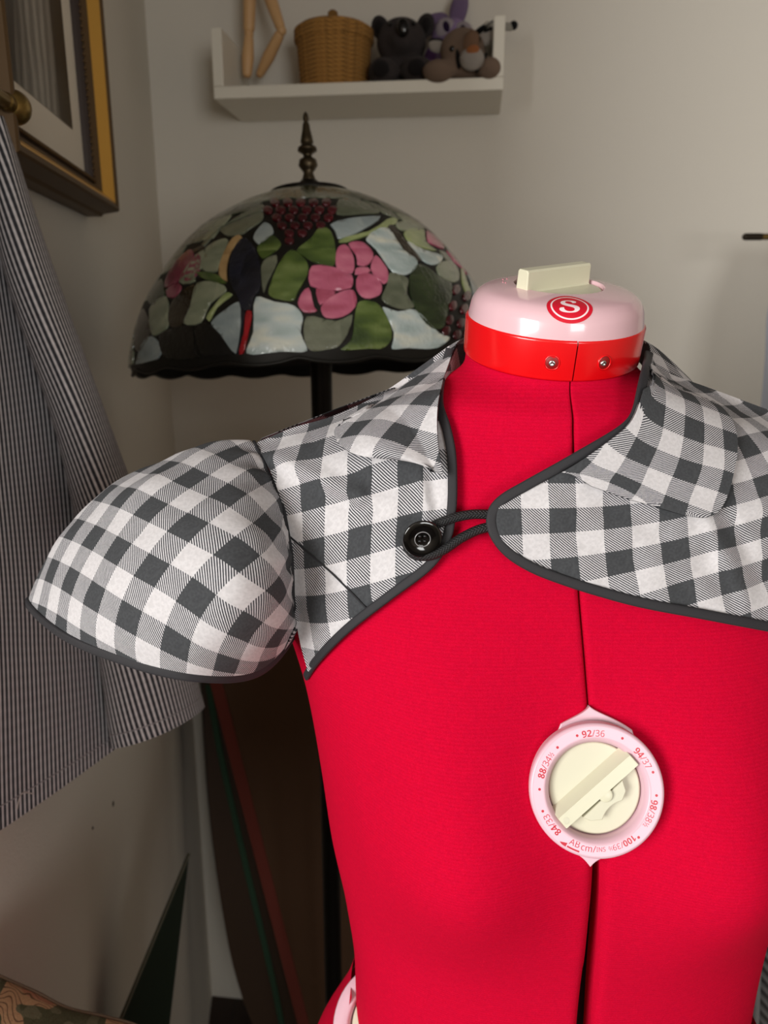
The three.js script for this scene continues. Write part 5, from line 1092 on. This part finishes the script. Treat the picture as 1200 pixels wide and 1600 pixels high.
{
  // tall brown board with red edging, leaning towards the back wall
  const tl = P(287, 905, 1.50), bl = P(472, 1625, 1.62), tr = P(690, 905, 1.50), br = P(860, 1625, 1.62);
  const cont = (p, q) => { const t = (p.y - FLOOR - 0.012) / (p.y - q.y); return p.clone().lerp(q, t); };
  const bl2 = cont(tl, bl), br2 = cont(tr, br); br2.y = bl2.y;
  const back = V(-0.1, 0.1, -1).normalize().multiplyScalar(0.03);
  const bd = thing('brown_panel', V((bl2.x + br2.x) / 2, FLOOR, bl2.z), 'tall dark brown panel with a dull red edge strip leaning behind the form', 'panel');
  const brown = std({ color: 0x4c3119, roughness: 0.75, bumpMap: rep(grainTex, 8), bumpScale: 0.0008 }), red = std({ color: 0x6a2a1e, roughness: 0.85, bumpMap: rep(grainTex, 10), bumpScale: 0.001 });
  part(bd, 'board', slab([tl, bl2, br2, tr], back), brown);
  const w = tr.clone().sub(tl).normalize().multiplyScalar(0.024), f = back.clone().normalize().multiplyScalar(-0.003);
  part(bd, 'edge_strip', slab([tl.clone().add(f), bl2.clone().add(f), bl2.clone().add(w).add(f), tl.clone().add(w).add(f)], back.clone().multiplyScalar(0.2)), red);
}
{
  // a second dark brown case behind it, wider at the foot, with a green trim
  const L = [[318, 905], [316, 1000], [320, 1150], [330, 1300], [345, 1420], [362, 1510], [392, 1600], [440, 1680], [520, 1740]].map(([x, y], i) => P(x, y, 1.66 + 0.012 * i));
  const right = [[700, 1740], [560, 1400], [480, 905]].map(([x, y], i) => P(x, y, 1.76 - 0.05 * i));
  const outline = sample2(L.map((p) => [p.x, p.y]), 30).map(([x, y]) => V(x, y, 0));
  const zAt = (y) => { const a = L[0], b = L[L.length - 1]; return a.z + (b.z - a.z) * (a.y - y) / (a.y - b.y); };
  outline.forEach((p) => p.setZ(zAt(p.y)));
  for (const p of right) outline.push(p.setZ(zAt(p.y)));
  const low = Math.min(...outline.map((p) => p.y));
  { const a = FLOOR + 0.004; outline.forEach((p) => { if (p.y < low + 0.02 || p.y < a) p.y = a; }); }
  const cs = thing('dark_case', V(outline[10].x, FLOOR, outline[10].z), 'dark brown case with a green trim, left of the red edged panel', 'case');
  part(cs, 'shell', slab(outline, V(-0.02, 0, -0.06)), std({ color: 0x3a2614, roughness: 0.6 }));
  const tr = [[325, 1070], [345, 1180], [372, 1300], [400, 1420], [428, 1540], [442, 1610]].map(([x, y]) => { const r = P(x, y, 1).sub(EYE); let p = P(x, y, 1.6); for (let k = 0; k < 30; k++) p = EYE.clone().addScaledVector(r, (zAt(p.y) + 0.005 - EYE.z) / r.z); return p; });
  part(cs, 'trim', ribbon(tr.length ? curveOf(tr).getPoints(60) : tr, Array.from({ length: 61 }, () => V(0, 0, 1)), 0.014, 0.004), std({ color: 0x2a4a34, roughness: 0.8, bumpMap: rep(grainTex, 20, 1), bumpScale: 0.002 }));
}

// ------------------------------------------------------------------ right edge: brass rail with a grey cloth, ribbed grey chair
{
  const a = P(1165, 370, 1.30), brass = std({ color: 0x6e5a30, metalness: 0.85, roughness: 0.4 }), b = V(RIGHT - 0.001, a.y, a.z + 0.02);
  const rail = thing('brass_rail', a, 'slim dark brass rail at the right edge above the grey cloth', 'rail');
  part(rail, 'bar', tube([a.clone().add(V(0.012, 0, 0)), b], 0.0052, 8, 16), brass);
  part(rail, 'end_cap', tube([a, a.clone().add(V(0.026, 0, 0))], 0.0058, 4, 16), std({ color: 0x241c10, metalness: 0.6, roughness: 0.5 }));
  part(rail, 'wall_plate', lathe([[0, 0], [0.03, 0], [0.03, 0.006], [0.012, 0.012], [0, 0.012]], 32).rotateZ(Math.PI / 2).translate(b.x - 0.0005, b.y, b.z), brass);
  const D = 1.32, ctl = [
    [[1230, 372, D], [1290, 368, D - .02], [1350, 370, D + .01], [1420, 372, D - .02]],
    [[1200, 480, D], [1270, 480, D - .04], [1350, 480, D + .02], [1430, 480, D - .03]],
    [[1195, 560, D], [1265, 560, D - .05], [1350, 560, D + .02], [1435, 560, D - .04]],
    [[1184, 690, D + .02], [1262, 690, D - .05], [1350, 690, D + .03], [1445, 690, D - .04]],
    [[1172, 900, D + .06], [1262, 900, D - .03], [1350, 900, D + .06], [1455, 900, D]],
    [[1190, 1120, D + .10], [1262, 1120, D], [1350, 1120, D + .10], [1455, 1120, D + .05]],
  ].map((r) => r.map((p) => P(...p)));
  const cl = thing('grey_cloth', ctl[2][1].clone(), 'plain grey cloth hanging from the brass rail at the right edge', 'cloth');
  part(cl, 'cloth', sheetGeo(refine(ctl, 40, 50), null, 0.001), std({ color: new THREE.Color(0.27, 0.275, 0.30), roughness: 0.95 }));
  for (const q of [0, 1, 2]) { const p = ctl[0][q + 1].clone(); const g = new THREE.TorusGeometry(0.011, 0.0016, 8, 24); g.rotateY(Math.PI / 2); g.translate(p.x, a.y - 0.004, a.z + 0.006 + q * 0.002); part(rail, 'ring', g, brass); }
}
{
  const tex = texture(256, (u, v, i, j) => { const t = ((u + v) * 8) % 1, k = 0.5 + 0.5 * Math.sin(t * Math.PI * 2); return [86 + 26 * k + 10 * (hash2(i, j, 111) - .5), 86 + 26 * k + 10 * (hash2(i, j, 111) - .5), 86 + 26 * k + 10 * (hash2(i, j, 111) - .5)]; });
  const bump = texture(256, (u, v) => 255 * (0.5 + 0.5 * Math.sin((u + v) * 8 * Math.PI * 2)), false);
  const a = P(1192, 1432, .80), b = P(1183, 1500, .815), c = P(1178, 1610, .85), w = V(0.34, 0, -0.04);
  const ch = thing('grey_chair', V(c.x + 0.15, FLOOR, c.z + 0.05), 'grey ribbed upholstered chair with piped edge at the lower right corner', 'chair');
  const dn = c.clone().add(c.clone().sub(b).multiplyScalar(1.2));
  const edge = [P(1230, 1340, .79), P(1203, 1380, .79), a, b, c, dn], g = [];
  const cc = curveOf(edge), N = 30;
  for (let i = 0; i <= N; i++) { const p = cc.getPoint(i / N); g.push([p.clone().add(V(0.012, 0, -0.06)), p.clone().add(V(0.002, 0, -0.045)), p.clone(), p.clone().add(V(0.012, 0.002, 0.012)), p.clone().add(V(0.05, 0.004, 0.02)), p.clone().add(w)]); }
  const f = refine(g, 50, 50); let uv = f.map((r) => r.map((p) => [(p.x) * 9, p.y * 9]));
  part(ch, 'backrest', sheetGeo(f, uv, 0.004), std({ map: tex, bumpMap: bump, bumpScale: 0.0025, roughness: 0.9 }));
  part(ch, 'piping', tube(g.map((r) => r[2].clone().add(V(-0.001, 0, 0.004))), 0.0042, 80, 10), std({ color: 0x7c7c7c, roughness: 0.85 }));
  const y = dn.y; part(ch, 'seat', metreUV(box(0.36, 0.09, 0.36, 0.03).translate(c.x + 0.18, y - 0.02, c.z - 0.10), 9), std({ map: tex, roughness: 0.9 }));
  for (const [x, z] of [[0.03, 0.02], [0.33, 0.02], [0.03, -0.24], [0.33, -0.24]]) part(ch, 'leg', box(0.03, y - 0.06 - FLOOR, 0.03, 0.004).translate(c.x + x, (y - 0.06 + FLOOR) / 2, c.z + z), std({ color: 0x1b1510, roughness: 0.5 }));
}
{ // old fixing holes in the left wall
  const dirL = V(JOINT[0] - CORNER[0], 0, -(JOINT[1] - CORNER[1])).normalize(); let nL = V(dirL.z, 0, -dirL.x); if (nL.x < 0) nL.negate();
  for (const [px, py, r] of [[177, 1256, 0.0032], [145, 1294, 0.0018]]) {
    const p = onPlane(px, py, cornerPoint.clone().addScaledVector(nL, 0.0004), nL);
    const g = lathe([[0, -0.0002], [r * 0.7, -0.0002], [r, 0.0004], [r * 1.2, 0.0002], [r * 1.25, -0.0003]], 20).rotateX(Math.PI / 2); g.applyMatrix4(new THREE.Matrix4().makeBasis(V(0, 1, 0).cross(nL).normalize(), V(0, 1, 0), nL));
    const o = single('wall_plug', g, std({ color: 0x241c16, roughness: 0.9 }), r > 0.002 ? 'larger dark fixing hole in the left wall below the curtain' : 'smaller faint fixing hole in the left wall below the larger one', 'hole'); o.position.copy(p);
  }
}
renderer.render(scene, camera);
